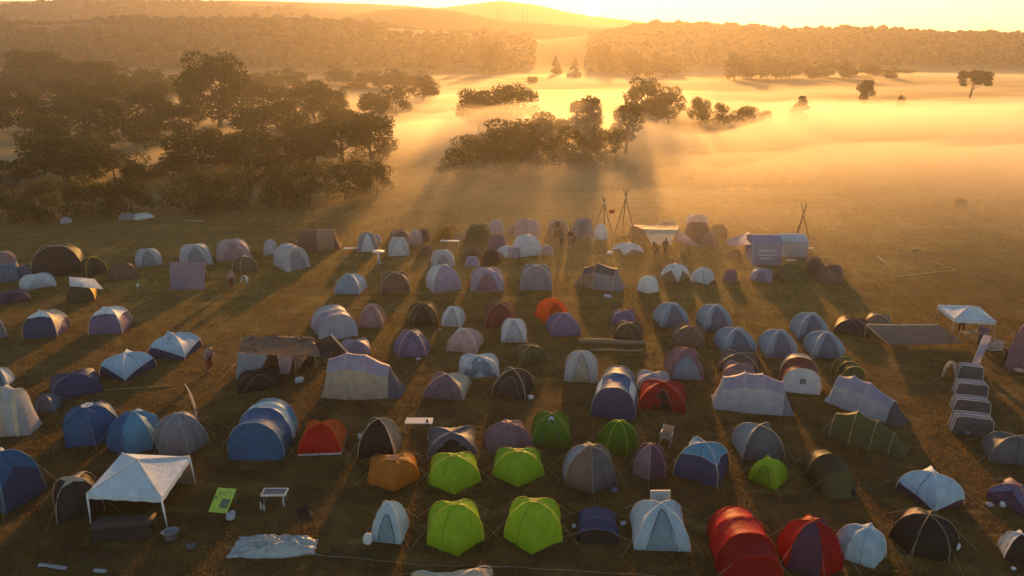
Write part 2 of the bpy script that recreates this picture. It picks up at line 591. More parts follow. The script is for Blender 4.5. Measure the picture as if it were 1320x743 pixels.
for px, b, t, w, shp, lab in [
    (618, 172, 112, 66, 'round', 'rounded tree at the left of the twin misty trees'),
    (664, 172, 108, 72, 'round', 'larger rounded tree at the right of the twin misty trees'),
    (590, 232, 190, 62, 'bush', 'lowest dim bush at the near side of the misty clump'),
    (640, 231, 180, 84, 'bush', 'dim wide bush at the foot of the misty clump'),
    (690, 224, 170, 80, 'bush', 'dim bush in the middle of the misty clump'),
    (735, 218, 162, 70, 'bush', 'dim bush under the crowned tall tree'),
    (782, 212, 160, 60, 'bush', 'dim bush between the two tall misty trees'),
    (640, 176, 128, 80, 'bush', 'bush filling the gap under the twin misty trees'),
    (845, 164, 122, 58, 'bush', 'dark bush filling the gap of the misty pair'),
    (612, 216, 170, 78, 'bush', 'dim low bush tree deep in the mist casting a shadow shaft'),
    (660, 212, 150, 92, 'round', 'dim broad tree deep in the mist below the twin trees'),
    (705, 205, 141, 66, 'round', 'dim tree deep in the mist left of the crowned tall tree'),
    (753, 198, 126, 58, 'tall', 'tall tree with flat crown in front of the sun glow'),
    (806, 198, 134, 50, 'tall', 'tall rounded tree at the right of the shadow shafts'),
    (828, 160, 96, 50, 'round', 'dark upright tree at the left of the misty pair'),
    (862, 160, 110, 46, 'round', 'dark slanting tree at the right of the misty pair'),
    (902, 162, 121, 42, 'bush', 'tallest tree of the dark hedge row in the white mist'),
    (932, 162, 131, 40, 'bush', 'second tree of the dark hedge row in the white mist'),
    (960, 162, 134, 36, 'bush', 'third tree of the dark hedge row in the white mist'),
    (985, 162, 141, 26, 'bush', 'smallest end tree of the dark hedge row in the white mist'),
    (1113, 136, 101, 27, 'round', 'small round lone tree in the mist'),
    (1250, 128, 90, 46, 'open', 'lone spreading tree with gaps in its crown above the mist'),
    (1030, 160, 122, 26, 'spire', 'thin pointed tree rising from the white mist'),
    (1161, 138, 122, 15, 'bush', 'tiny bush between the round lone tree and the spreading tree'),
]:
    tree(px, b, t, w, shp, lab, CEN)
tree(1238, 269, 255, 17, 'bush', 'single small dark round bush on the open meadow', None, 1, 'bush', cat='bush')
FAR = 'far trees in the hazy valley'
k = 0
for x0, x1, n, b, t0, t1, w, lab in [
    (756, 884, 9, 96, 54, 78, 30, 'far hazy tree of the grove right under the sun'),
    (560, 662, 7, 92, 50, 66, 26, 'far hazy tree on the slope below the smooth hill'),
    (934, 1168, 15, 101, 68, 88, 25, 'far tree of the long hedgerow in front of the wooded ridge'),
    (420, 548, 8, 112, 82, 96, 32, 'far faint tree in the wood below the smooth hill'),
    (300, 400, 6, 118, 86, 100, 34, 'far faint tree behind the lone tall tree'),
    (0, 270, 14, 122, 78, 104, 36, 'far faint tree in the brown hazy wood'),
]:
    for i in range(n):
        f = (i + .5) / n
        px = x0 + (x1 - x0) * f + random.uniform(-5, 5)
        tree(px, b + random.uniform(-4, 4), t0 + (t1 - t0) * (f if lab.find('hedgerow') > 0 or lab.find('right under') > 0 else random.random()) + random.uniform(-4, 4), w * random.uniform(.75, 1.3), 'far', lab, lab.replace('far ', '').replace('tree of', 'trees of').replace('hazy tree on', 'hazy trees on').replace('faint tree', 'faint trees'))
for px, b, t, w, lab in [(716, 96, 72, 13, 'far slim pointed tree just left of the sunlit roof'), (741, 94, 74, 11, 'far slim pointed tree just right of the sunlit roof'), (632, 70, 46, 9, 'tiny pointed tree on the slope below the chimneys')]:
    tree(px, b, t, w, 'spire', lab, None)


# far-off wood covering the ridges: one mass
def far_forest():
    pts = []
    tries = 0
    rg = np.random.default_rng(5)
    while len(pts) < 11000 and tries < 90000:
        tries += 1
        y = rg.uniform(330, 860); u = rg.uniform(-80, 1400)
        x = (u - 660) / FPX * y * CP
        z = terrain_z(x, y)
        dens = noise.noise(Vector((x * .010, y * .014, 4.0)))
        ok = (u > 760 and z > 2.5 and y < 640) or (u < 690 and dens > -.25 and (z > 3 or dens > .15)) and not (380 < u < 720 and y > 640)
        if 690 <= u <= 760: ok = ok and z > 12
        if not ok: continue
        pts.append((x, y, z, rg.uniform(1.4, 3.4) * (1.7 if rg.uniform() < .12 else 1.0) * (1.0 if u > 700 else 1.15)))
    bm = bmesh.new()
    bmesh.ops.create_icosphere(bm, subdivisions=1, radius=1)
    sv = np.array([v.co[:] for v in bm.verts]); sf = np.array([[v.index for v in f.verts] for f in bm.faces])
    bm.free()
    V, F = [], []
    for k, (x, y, z, h) in enumerate(pts):
        d = sv * (1 + rg.normal(0, .13, (len(sv), 1)))
        V.append(d * np.array([.60, .60, .40]) * h * rg.uniform(.8, 1.2) + np.array([x, y, z + h * .42]))
        F.append(sf + k * len(sv))
    V = np.concatenate(V); F = np.concatenate(F)
    me = bpy.data.meshes.new('far_forest')
    me.vertices.add(len(V)); me.vertices.foreach_set('co', V.astype(np.float32).ravel())
    me.loops.add(F.size); me.loops.foreach_set('vertex_index', F.astype(np.int32).ravel())
    me.polygons.add(len(F)); me.polygons.foreach_set('loop_start', np.arange(0, F.size, 3, dtype=np.int32))
    me.polygons.foreach_set('loop_total', np.full(len(F), 3, dtype=np.int32))
    me.polygons.foreach_set('use_smooth', [True] * len(F))
    me.materials.append(leaf_mat('far_leaves', (.03, .034, .013), (.038, .042, .016), .0))
    me.update(calc_edges=True)
    return me


tag(link('far_forest', far_forest()), kind='stuff')
# ------------------------------------------------------------------ tent building kit
C = dict(white=(.78, .79, .79), pale=(.64, .67, .70), lgrey=(.50, .50, .53), grey=(.30, .30, .34), dgrey=(.12, .12, .135),
         lilac=(.38, .34, .45), plumgrey=(.20, .18, .24), violet=(.17, .14, .25), navy=(.045, .065, .145), blue=(.03, .115, .26), sky=(.11, .30, .46), ltblue=(.46, .60, .72),
         bluegrey=(.24, .32, .40), slate=(.11, .15, .21), brown=(.21, .14, .105), tan=(.36, .26, .18), mauve=(.28, .17, .21), maroon=(.22, .06, .05),
         red=(.66, .02, .018), dred=(.36, .010, .014), orange=(.85, .16, .02), amber=(.60, .24, .04), lime=(.38, .60, .035), green=(.11, .24, .025),
         olive=(.13, .13, .05), dolive=(.07, .065, .035), dark=(.045, .037, .034), black=(.018, .017, .018), cream=(.74, .60, .42), sand=(.52, .42, .31),
         pink=(.55, .38, .36), rose=(.42, .27, .27), yellow=(.75, .62, .08), plum=(.11, .06, .10), gold=(.8, .5, .08))
CAMP = 'tents pitched on the meadow'


def project(p):
    """numpy Nx3 world -> photo pixels"""
    q = p - np.array([0, 0, CAM_H])
    dep = q[:, 1] * CP - q[:, 2] * SP
    up = q[:, 1] * SP + q[:, 2] * CP
    return 660 + FPX * q[:, 0] / dep, 371.5 - FPX * up / dep


def fit(box, pts, rot, hlim=(.7, 3.2)):
    """horizontal scale, height and foot of unit points so that they fill the box"""
    x0, y0, x1, y1 = box
    p, s = ground((x0 + x1) / 2, y1)
    sc, h = (x1 - x0) * s, 1.3
    for it in range(14):
        rz = rot - math.atan2(p.x, p.y)
        c, si = math.cos(rz), math.sin(rz)
        X = pts[:, 0] * sc; Y = pts[:, 1] * sc
        w = np.stack([X * c - Y * si + p.x, X * si + Y * c + p.y, pts[:, 2] * h], 1)
        u, v = project(w)
        sc *= (x1 - x0) / (u.max() - u.min())
        eh = (y1 - y0) - (v.max() - v.min())
        h = min(max(h + .8 * eh * s, hlim[0]), hlim[1])
        p = p + Vector((((x0 + x1) / 2 - (u.max() + u.min()) / 2) * s, 0, 0))
        p.y += (v.max() - y1) * s / max(.2, math.sin(math.atan2(CAM_H, p.y))) * .8
    return sc, h, p, rot - math.atan2(p.x, p.y)


BASES = {
    'sq': ([(-.5, -.45), (.5, -.45), (.5, .45), (-.5, .45)], [1, 1, 1, 1]),
    'long': ([(-.5, -.32), (.5, -.32), (.5, .32), (-.5, .32)], [1, 1, 1, 1]),
    'vest': ([(-.5, -.12), (0, -.50), (.5, -.12), (.46, .45), (-.46, .45)], [1, .25, 1, 1, 1]),
    'hex': ([(0, -.55), (.5, -.28), (.5, .28), (0, .55), (-.5, .28), (-.5, -.28)], [1, 1, 1, 1, 1, 1]),
    'twovest': ([(-.34, -.42), (.34, -.42), (.5, 0), (.34, .42), (-.34, .42), (-.5, 0)], [1, 1, .2, 1, 1, .2]),
}


class Dome:
    def __init__(self, base, point, bulge=0.0):
        self.P, self.W = BASES[base]
        self.n = len(self.P)
        self.pc = .74 + .95 * point
        self.pm = self.pc + (.50 if base in ('sq', 'long', 'twovest') else .16) - bulge

    def pt(self, k, s, t, sc=1.0, h=1.0, off=0.0):
        a, b = self.P[k % self.n], self.P[(k + 1) % self.n]
        wa, wb = self.W[k % self.n], self.W[(k + 1) % self.n]
        bx, by = a[0] * (1 - s) + b[0] * s, a[1] * (1 - s) + b[1] * s
        e = wa * max(0, 1 - 2 * s) ** 1.4 + wb * max(0, 2 * s - 1) ** 1.4
        u = t * math.pi / 2
        pw = self.pm * (1 - e) + self.pc * e
        r = max(0.0, math.cos(u)) ** pw
        z = max(0.0, math.sin(u)) ** .96
        q = Vector((bx * r * sc, by * r * sc, z * h))
        if off:
            nrm = Vector((bx, by, 0)); nrm.normalize()
            nrm = nrm * math.cos(u) + Vector((0, 0, 1)) * math.sin(u)
            q += nrm * off
        return q

    def cloud(self):
        return np.array([self.pt(k, s / 6, t / 8) for k in range(self.n) for s in range(7) for t in range(9)])


def wr(p, seed, amt):
    """fabric never hangs perfectly true"""
    n = noise.noise_vector(Vector((p.x * 1.3 + seed * 7.3, p.y * 1.3, p.z * 1.3 + seed))) * 1.3
    n += noise.noise_vector(Vector((p.x * 5.5 + seed * 3.3, p.y * 5.5, p.z * 2.2 + seed))) * .8
    return Vector((p.x + n.x * amt, p.y + n.y * amt, max(-.03, p.z + n.z * amt)))


tent_no = [0]


def D(box, label, body, fly=None, edge=(.10, .42), base='sq', rot=0, point=.15, door=None, door_k=0, door_t=.72, door_w=.66, pole=None, cap=None,
      panels=None, vent=None, zipper=True, group=CAMP, name='dome_tent', transl=.35, hlim=(.7, 2.6), hem=None, lines=None, stripes=None):
    tent_no[0] += 1
    sd = tent_no[0]
    if body in ('navy', 'blue', 'black', 'dark', 'dgrey', 'slate', 'plum', 'violet', 'bluegrey', 'dolive') and transl == .35: transl = .12
    dm = Dome(base, point)
    sc, h, p, rz = fit(box, dm.cloud(), R(rot), hlim)
    dist = p.length
    o = empty(name, p, rz)
    tag(o, label, 'tent', group)
    near = dist < 62
    cb = C[body] if isinstance(body, str) else body
    m, k_ = (12, 14) if near else (8, 9)
    if not door and base in ('sq', 'long') and not fly and random.random() < .6:
        dk = random.choice((.62, .8, 1.12)); door = tuple(x * dk for x in cb); door_t = random.uniform(.5, .72); door_w = random.uniform(.5, .75)
    # --- body, coloured panels as material slots
    mats = [fabric(cb, transl)]
    slot = {}
    for kk, cc in (panels or {}).items():
        mt = fabric(C[cc], transl)
        if mt not in mats: mats.append(mt)
        slot[kk] = mats.index(mt)
    mb = MB()
    def fly_edge(k, s):
        if isinstance(edge, list):
            a, b = edge[k]
            return a * (1 - s) + b * s + .035 * math.sin(math.pi * s)
        e = abs(2 * s - 1) ** 1.2
        return edge[0] * e + edge[1] * (1 - e)
    for k in range(dm.n):
        t1 = 1.0
        P = [[wr(dm.pt(k, i / m, -.02 if j == 0 else j / k_, sc, h), sd, .018 * sc) if j == 0 or j < k_ else dm.pt(k, i / m, 1, sc, h) for i in range(m + 1)] for j in range(k_ + 1)]
        for i in range(m + 1):
            P[0][i] = Vector((P[0][i].x, P[0][i].y, -.04))
        mb.grid(P, slot.get(k, 0))
    mb.build('tent_body' if fly else 'canopy', mats, o)
    # --- flysheet
    if fly:
        fc = [fabric(C[fly], transl)]
        fslot = {}
        for kk, cc in (stripes or {}).items():
            mt = fabric(C[cc], transl)
            if mt not in fc: fc.append(mt)
            fslot[kk] = fc.index(mt)
        mb = MB()
        for k in range(dm.n):
            P = []
            for j in range(k_ + 1):
                row = []
                for i in range(m + 1):
                    s = i / m
                    te = fly_edge(k, s)
                    t = te + (1 - te) * j / k_
                    row.append(wr(dm.pt(k, s, t, sc, h, .045 + .03 * (1 - j / k_)), sd + 3, .012 * sc))
                P.append(row)
            mb.grid(P, fslot.get(k, 0))
        mb.build('flysheet', fc, o)
        if near:
            mb = MB()
            for k in range(dm.n):
                pts = []
                for i in range(m + 1):
                    s = i / m
                    pts.append(wr(dm.pt(k, s, fly_edge(k, s), sc, h, .08), sd + 3, .012 * sc))
                mb.tube(pts, .011, 5)
            mb.build('piping', fabric(C['white'] if fly in ('ltblue', 'white', 'pale', 'sky') else C[fly], .2), o)
    # --- poles
    pc = fabric(C[pole] if pole else tuple(min(.8, x * 1.15 + .02) for x in cb), .15)
    corners = [k for k in range(dm.n) if dm.W[k] == 1]
    half = len(corners) // 2
    off = .07 if fly else .022
    rr = .017 if near else .019
    for q in range(half):
        a, b = corners[q], corners[(q + half) % len(corners)]
        pts = [wr(dm.pt(a, 0, t / 12, sc, h, off), sd + 3, .01 * sc) for t in range(13)] + [wr(dm.pt(b, 0, t / 12, sc, h, off), sd + 3, .01 * sc) for t in range(11, -1, -1)]
        MB().tube(pts, rr, 5).build('pole_sleeve', pc, o)
    # --- door
    if door:
        mb = MB()
        od = .03 + (.07 if fly else 0)
        P = []
        for i in range(9):
            s = .5 + (i / 8 - .5) * door_w
            tt = door_t * (1 - abs(2 * i / 8 - 1) ** 3.2)
            P.append([dm.pt(door_k, s, .02 + max(.02, tt) * j / 7, sc, h, od) for j in range(8)])
        mb.grid(P)
        dob = mb.build('door', fabric(C[door] if isinstance(door, str) else door, transl * .8), o)
        if near:
            # zip round the door's arch and hem seam
            pts = [dm.pt(door_k, .5 + (i / 14 - .5) * door_w, .02 + max(.02, door_t * (1 - abs(2 * i / 14 - 1) ** 3.2)), sc, h, od + .012) for i in range(15)]
            MB().tube(pts, .012, 4).build('zip', fabric(C['dark' if sum(C[door] if isinstance(door, str) else door) > .5 else 'grey'], .0), dob)
    elif near and zipper:
        pts = [dm.pt(door_k, .5, t / 8 * .78, sc, h, .018 + (.07 if fly else 0)) for t in range(9)]
        MB().tube(pts, .011, 4).build('zip', fabric(tuple(x * .45 for x in cb), .0), o)
    if hem:
        mb = MB()
        for k in range(dm.n):
            mb.grid([[dm.pt(k, i / m, t, sc, h, .02) for i in range(m + 1)] for t in (.0, .045)])
        mb.build('hem', fabric(C[hem], .2), o)
    if cap:
        mb = MB(); cq = .12 if base in ('sq', 'long', 'twovest') else .035
        for k in range(dm.n):
            mb.grid([[dm.pt(k, i / 4, .93 - cq * (1 - abs(2 * i / 4 - 1)) + (.07 + cq * (1 - abs(2 * i / 4 - 1))) * j / 4, sc, h, .055 - .03 * j / 4) for i in range(5)] for j in range(5)])
        mb.build('vent_cap', fabric(C[cap], transl), o)
    if vent:
        mb = MB()
        P = [[dm.pt(door_k, .3 + .4 * i / 4, .66 + .16 * j / 3, sc, h, .02 + .16 * (1 - j / 3) * (1 - abs(i / 2 - 1))) for i in range(5)] for j in range(4)]
        mb.grid(P).build('vent_hood', fabric(C[vent], transl), o)
    if lines if lines is not None else (dist < 46):
        for k in corners:
            a = dm.pt(k, 0, .42, sc, h, off)
            q = dm.pt(k, 0, 0, sc, h); d = Vector((q.x, q.y, 0)).normalized()
            e = Vector((q.x, q.y, 0)) + d * .75
            MB().tube([a, e], .006, 4).build('guy_line', fabric(C['sand'], .0), o)
    return o


def arch(u, hw, h, prof):
    """cross section point, u 0..1 from one foot over the top to the other"""
    if prof == 'round':
        a = math.pi * u
        c, s = math.cos(a), math.sin(a)
        return math.copysign(abs(c) ** .82, c) * hw, max(0, s) ** .88 * h
    tab = {'house': [(0, -1, 0), (.26, -.80, .62), (.5, 0, 1.0), (.74, .80, .62), (1, 1, 0)],
           'hip': [(0, -1, 0), (.30, -.62, .74), (.45, -.16, 1.0), (.55, .16, 1.0), (.70, .62, .74), (1, 1, 0)],
           'box': [(0, -1, 0), (.28, -.92, .86), (.36, -.80, 1.0), (.64, .80, 1.0), (.72, .92, .86), (1, 1, 0)]}[prof]
    us = [q[0] for q in tab]
    return float(np.interp(u, us, [q[1] for q in tab])) * hw, float(np.interp(u, us, [q[2] for q in tab])) * h


def T(box, label, cols, front, rot=0, hoops=((0, 1, 1), (.5, 1, 1), (1, 1, 1)), L=1.6, nose=(.12, .25), back=None, pole=None, prof='round', roof=None, sag=.04,
      window=None, window_u=(.58, .8), window_s=(.2, .8), group=CAMP, name='tunnel_tent', transl=.35, hlim=(.8, 3.0), door=None, door_w=.55, lines=None, arch_band=None, mark=None):
    """hoops run from the back (s=0) to the front (s=1, towards -Y); nose = slant of back and front ends"""
    tent_no[0] += 1
    sd = tent_no[0]
    if cols[-1] in ('navy', 'blue', 'black', 'dark', 'slate') and transl == .35: transl = .12
    NU_ = 24

    def Y(s): return (.5 - s) * L

    def hoop_at(s):
        for (a, b) in zip(hoops[:-1], hoops[1:]):
            if a[0] <= s <= b[0] + 1e-9:
                f = (s - a[0]) / (b[0] - a[0])
                g_ = math.sin(math.pi * f) * sag
                return (a[1] * (1 - f) + b[1] * f) * (1 - g_), (a[2] * (1 - f) + b[2] * f) * (1 - g_)
        return hoops[-1][1:]

    def pt(s, u, sc=1, h=1, off=0.0):
        hw, hh = hoop_at(s)
        x, z = arch(u, .5 * hw, hh, prof)
        q = Vector((x * sc, Y(s) * sc, z * h))
        if off:
            q += Vector((x * sc, 0, z * h + .01)).normalized() * off
        return q

    def endpt(front_, u, f, sc=1, h=1, off=0.0):
        s = 1 if front_ else 0
        hw, hh = hoop_at(s)
        x, z = arch(u, .5 * hw, hh, prof)
        ny = -nose[1] if front_ else nose[0]
        zz = z * (1 - f)
        q = Vector((x * (1 - .12 * f) * sc, (Y(s) + ny * f ** 1.3) * sc, zz * h))
        if off: q += Vector((0, -off if front_ else off, off * .5))
        return q

    cl = np.array([pt(s / 8, u / 12) for s in range(9) for u in range(13)] + [endpt(fr, u / 12, f / 3) for fr in (0, 1) for u in range(13) for f in range(4)])
    sc, h, p, rz = fit(box, cl, R(rot), hlim)
    o = empty(name, p, rz)
    tag(o, label, 'tent', group)
    near = p.length < 62
    mats, idx = [], []
    for c in cols:
        mt = fabric(C[c], transl)
        if mt not in mats: mats.append(mt)
        idx.append(mats.index(mt))
    rmi = None
    if roof:
        mats.append(fabric(C[roof], transl)); rmi = len(mats) - 1
    mb = MB()
    for si in range(len(hoops) - 1):
        a, b = hoops[si][0], hoops[si + 1][0]
        sub = 6
        P = [[wr(pt(a + (b - a) * i / sub, j / NU_, sc, h), sd, .012 * sc) for j in range(NU_ + 1)] for i in range(sub + 1)]
        for row in P:
            row[0].z = row[-1].z = -.04
        if rmi is None:
            mb.grid(P, idx[si % len(idx)])
        else:
            lo, hi = (.29, .71) if prof == 'hip' else (.26, .74)
            a0, a1 = round(lo * NU_), round(hi * NU_)
            mb.grid([r_[:a0 + 1] for r_ in P], idx[si % len(idx)])
            mb.grid([r_[a0:a1 + 1] for r_ in P], rmi)
            mb.grid([r_[a1:] for r_ in P], idx[si % len(idx)])
    mb.build('flysheet', mats, o)
    fp = MB().grid([[wr(endpt(True, j / NU_, f / 5, sc, h), sd, .01 * sc) for j in range(NU_ + 1)] for f in range(6)]).build('front_panel', fabric(C[front], transl), o)
    MB().grid([[wr(endpt(False, j / NU_, f / 5, sc, h), sd, .01 * sc) for j in range(NU_ + 1)] for f in range(6)]).build('back_panel', fabric(C[back or cols[0]], transl), o)
    if door:
        P = []
        for i in range(9):
            ux = (i / 8 - .5) * door_w
            a = .5 + ux * .5
            top = .85 * (1 - abs(2 * i / 8 - 1) ** 3)
            P.append([endpt(True, .5 - ux * .62, 1 - .98 * top * j / 6, sc, h, .03) for j in range(7)])
        dd = MB().grid(P).build('door', fabric(C[door], transl * .7), o)
    if mark:
        q = endpt(True, .5, .42, sc, h, .04); e = endpt(True, .5, .62, sc, h, .04)
        d = (e - q)
        P = [[Vector((x, 0, 0)) + q + d * f for x in (-.16, .16)] for f in (0, 1)]
        sg = MB().grid(P).build('printed_patch', solid((.03, .03, .035), .7), o)
        lm = MB()
        for (cx_, cz, w_, hgt) in [(-.07, .3, .05, .3), (.03, .25, .06, .12), (.08, .5, .04, .2), (-.03, .72, .1, .1), (.06, .78, .05, .12)]:
            lm.grid([[q + d * f + Vector((cx_ + sx * w_ / 2, -.012, .006)) for sx in (-1, 1)] for f in (cz - hgt / 2, cz + hgt / 2)])
        lm.build('white_print', solid((.6, .6, .6), .7), sg)
    pc = fabric(C[pole] if pole else tuple(min(.8, x * 1.15 + .02) for x in C[cols[0]]), .15)
    for hp in hoops:
        MB().tube([pt(hp[0], u / 20, sc, h, .02) for u in range(21)], .014 if near else .018, 5).build('pole_sleeve', pc, o)
    if arch_band:
        for hp, cc in arch_band:
            s0 = hoops[hp][0]
            s1 = min(1, s0 + .09); s0 = max(0, s1 - .12)
            MB().grid([[pt(s, u / 20, sc, h, .025) for u in range(21)] for s in (s0, (s0 + s1) / 2, s1)]).build('arch_band', fabric(C[cc], transl), o)
    if window:
        for (u0, u1) in ([window_u] if isinstance(window_u[0], float) else window_u):
            MB().grid([[pt(window_s[0] + (window_s[1] - window_s[0]) * i / 6, u0 + (u1 - u0) * j / 5, sc, h, .03) for j in range(6)] for i in range(7)]).build('window', fabric(C[window], .1), o)
    if lines if lines is not None else near and p.length < 46:
        for hp in (hoops[0], hoops[-1]):
            for u, sx in ((.25, 1), (.75, -1)):
                a = pt(hp[0], u, sc, h, .02)
                MB().tube([a, Vector((a.x + sx * 1.0, a.y, 0))], .006, 4).build('guy_line', fabric(C['sand'], .0), o)
    return o


def at(px, py, z):
    """point at height z seen at photo pixel"""
    d = ray(px, py)
    t = (CAM_H - z) / -d.z
    return Vector((d.x * t, d.y * t, z))


def sheet(P4, n=8, sag=.08, seed=0, wrk=.04):
    """grid of a hanging cloth between four corners a b c d (round)"""
    a, b, c, d = P4
    G = []
    for i in range(n + 1):
        row = []
        for j in range(n + 1):
            u, v = j / n, i / n
            q = (a * (1 - u) + b * u) * (1 - v) + (d * (1 - u) + c * u) * v
            q = q - Vector((0, 0, sag * 16 * u * (1 - u) * v * (1 - v) if sag else 0))
            row.append(wr(q, seed, wrk * (.3 + .7 * min(1.0, 5 * min(u, 1 - u, v, 1 - v)))))
        G.append(row)
    return G


def foot(objs, loc):
    pass


def tarp(name, label, corners, color, cat='tarp', sag=.1, poles=(), group=None, transl=.35, folds=.05, pole_c='tan'):
    """corners: (px, py, z) round the sheet"""
    tent_no[0] += 1
    W = [at(*c) for c in corners]
    base = sum(W, Vector()) / 4; base.z = 0
    o = empty(name, base)
    L_ = [w - base for w in W]
    MB().grid(sheet(L_, 10, sag, tent_no[0], folds)).build('cloth', fabric(C[color], transl), o)
    for k in poles:
        MB().tube([Vector((L_[k].x, L_[k].y, -.05)), L_[k] + Vector((0, 0, .03))], .025, 6).build('pole', solid(C[pole_c], .6, name='wood'), o)
    return tag(o, label, cat, group)


def gazebo(label, corners_px, z_eave, z_apex, color, legs=True, leg_c='white', group=None, wall=None, valance=.22, name='gazebo', apex_px=None):
    """corners: four (px, py) of the eave seen in the photo, round"""
    W = [at(a, b, z_eave) for a, b in corners_px]
    base = sum(W, Vector()) / 4; base.z = 0
    o = empty(name, base)
    L_ = [w - base for w in W]
    ap = Vector((0, 0, z_apex))
    mb = MB()
    n = 6
    for k in range(4):
        a, b = L_[k], L_[(k + 1) % 4]
        G = []
        for i in range(n + 1):
            f = i / n
            G.append([(a * (1 - u / n) + b * (u / n)) * (1 - f) + ap * f - Vector((0, 0, .10 * math.sin(math.pi * f) * (1 - f) * math.sin(math.pi * u / n))) for u in range(n + 1)])
        mb.grid(G)
    mb.build('canopy', fabric((.66, .75, .82) if color == 'white' else C[color], .12), o)
    mb = MB()
    for k in range(4):
        a, b = L_[k], L_[(k + 1) % 4]
        mb.grid([[a * (1 - u / 8) + b * (u / 8) - Vector((0, 0, dz + (.04 if u % 2 else 0) * (dz > 0))) for u in range(9)] for dz in (0, valance)])
    mb.build('valance', fabric((.66, .75, .82) if color == 'white' else C[color], .12), o)
    mb = MB()
    for k in range(4):
        mb.tube([L_[k] * (1 - f / 6) + ap * (f / 6) + Vector((0, 0, .03)) for f in range(7)], .025, 5)
    mb.build('ridge_seam', fabric(C['white'], .2), o)
    if legs:
        for k in range(4):
            d = Vector((L_[k].x, L_[k].y, 0)) * 1.03
            MB().tube([Vector((d.x, d.y, 0)), L_[k] * .985 - Vector((0, 0, .02))], [.03, .045], 8).build('leg', solid(C[leg_c], .5), o)
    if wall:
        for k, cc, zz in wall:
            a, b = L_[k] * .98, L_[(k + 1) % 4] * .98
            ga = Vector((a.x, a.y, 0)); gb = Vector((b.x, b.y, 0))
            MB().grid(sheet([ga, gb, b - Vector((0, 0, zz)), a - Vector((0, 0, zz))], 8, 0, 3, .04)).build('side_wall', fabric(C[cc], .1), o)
    return tag(o, label, 'gazebo', group)


# ------------------------------------------------------------------ people
SKIN = solid((.35, .2, .14), .6, name='skin')
HAIR = solid((.05, .035, .025), .8, name='hair')


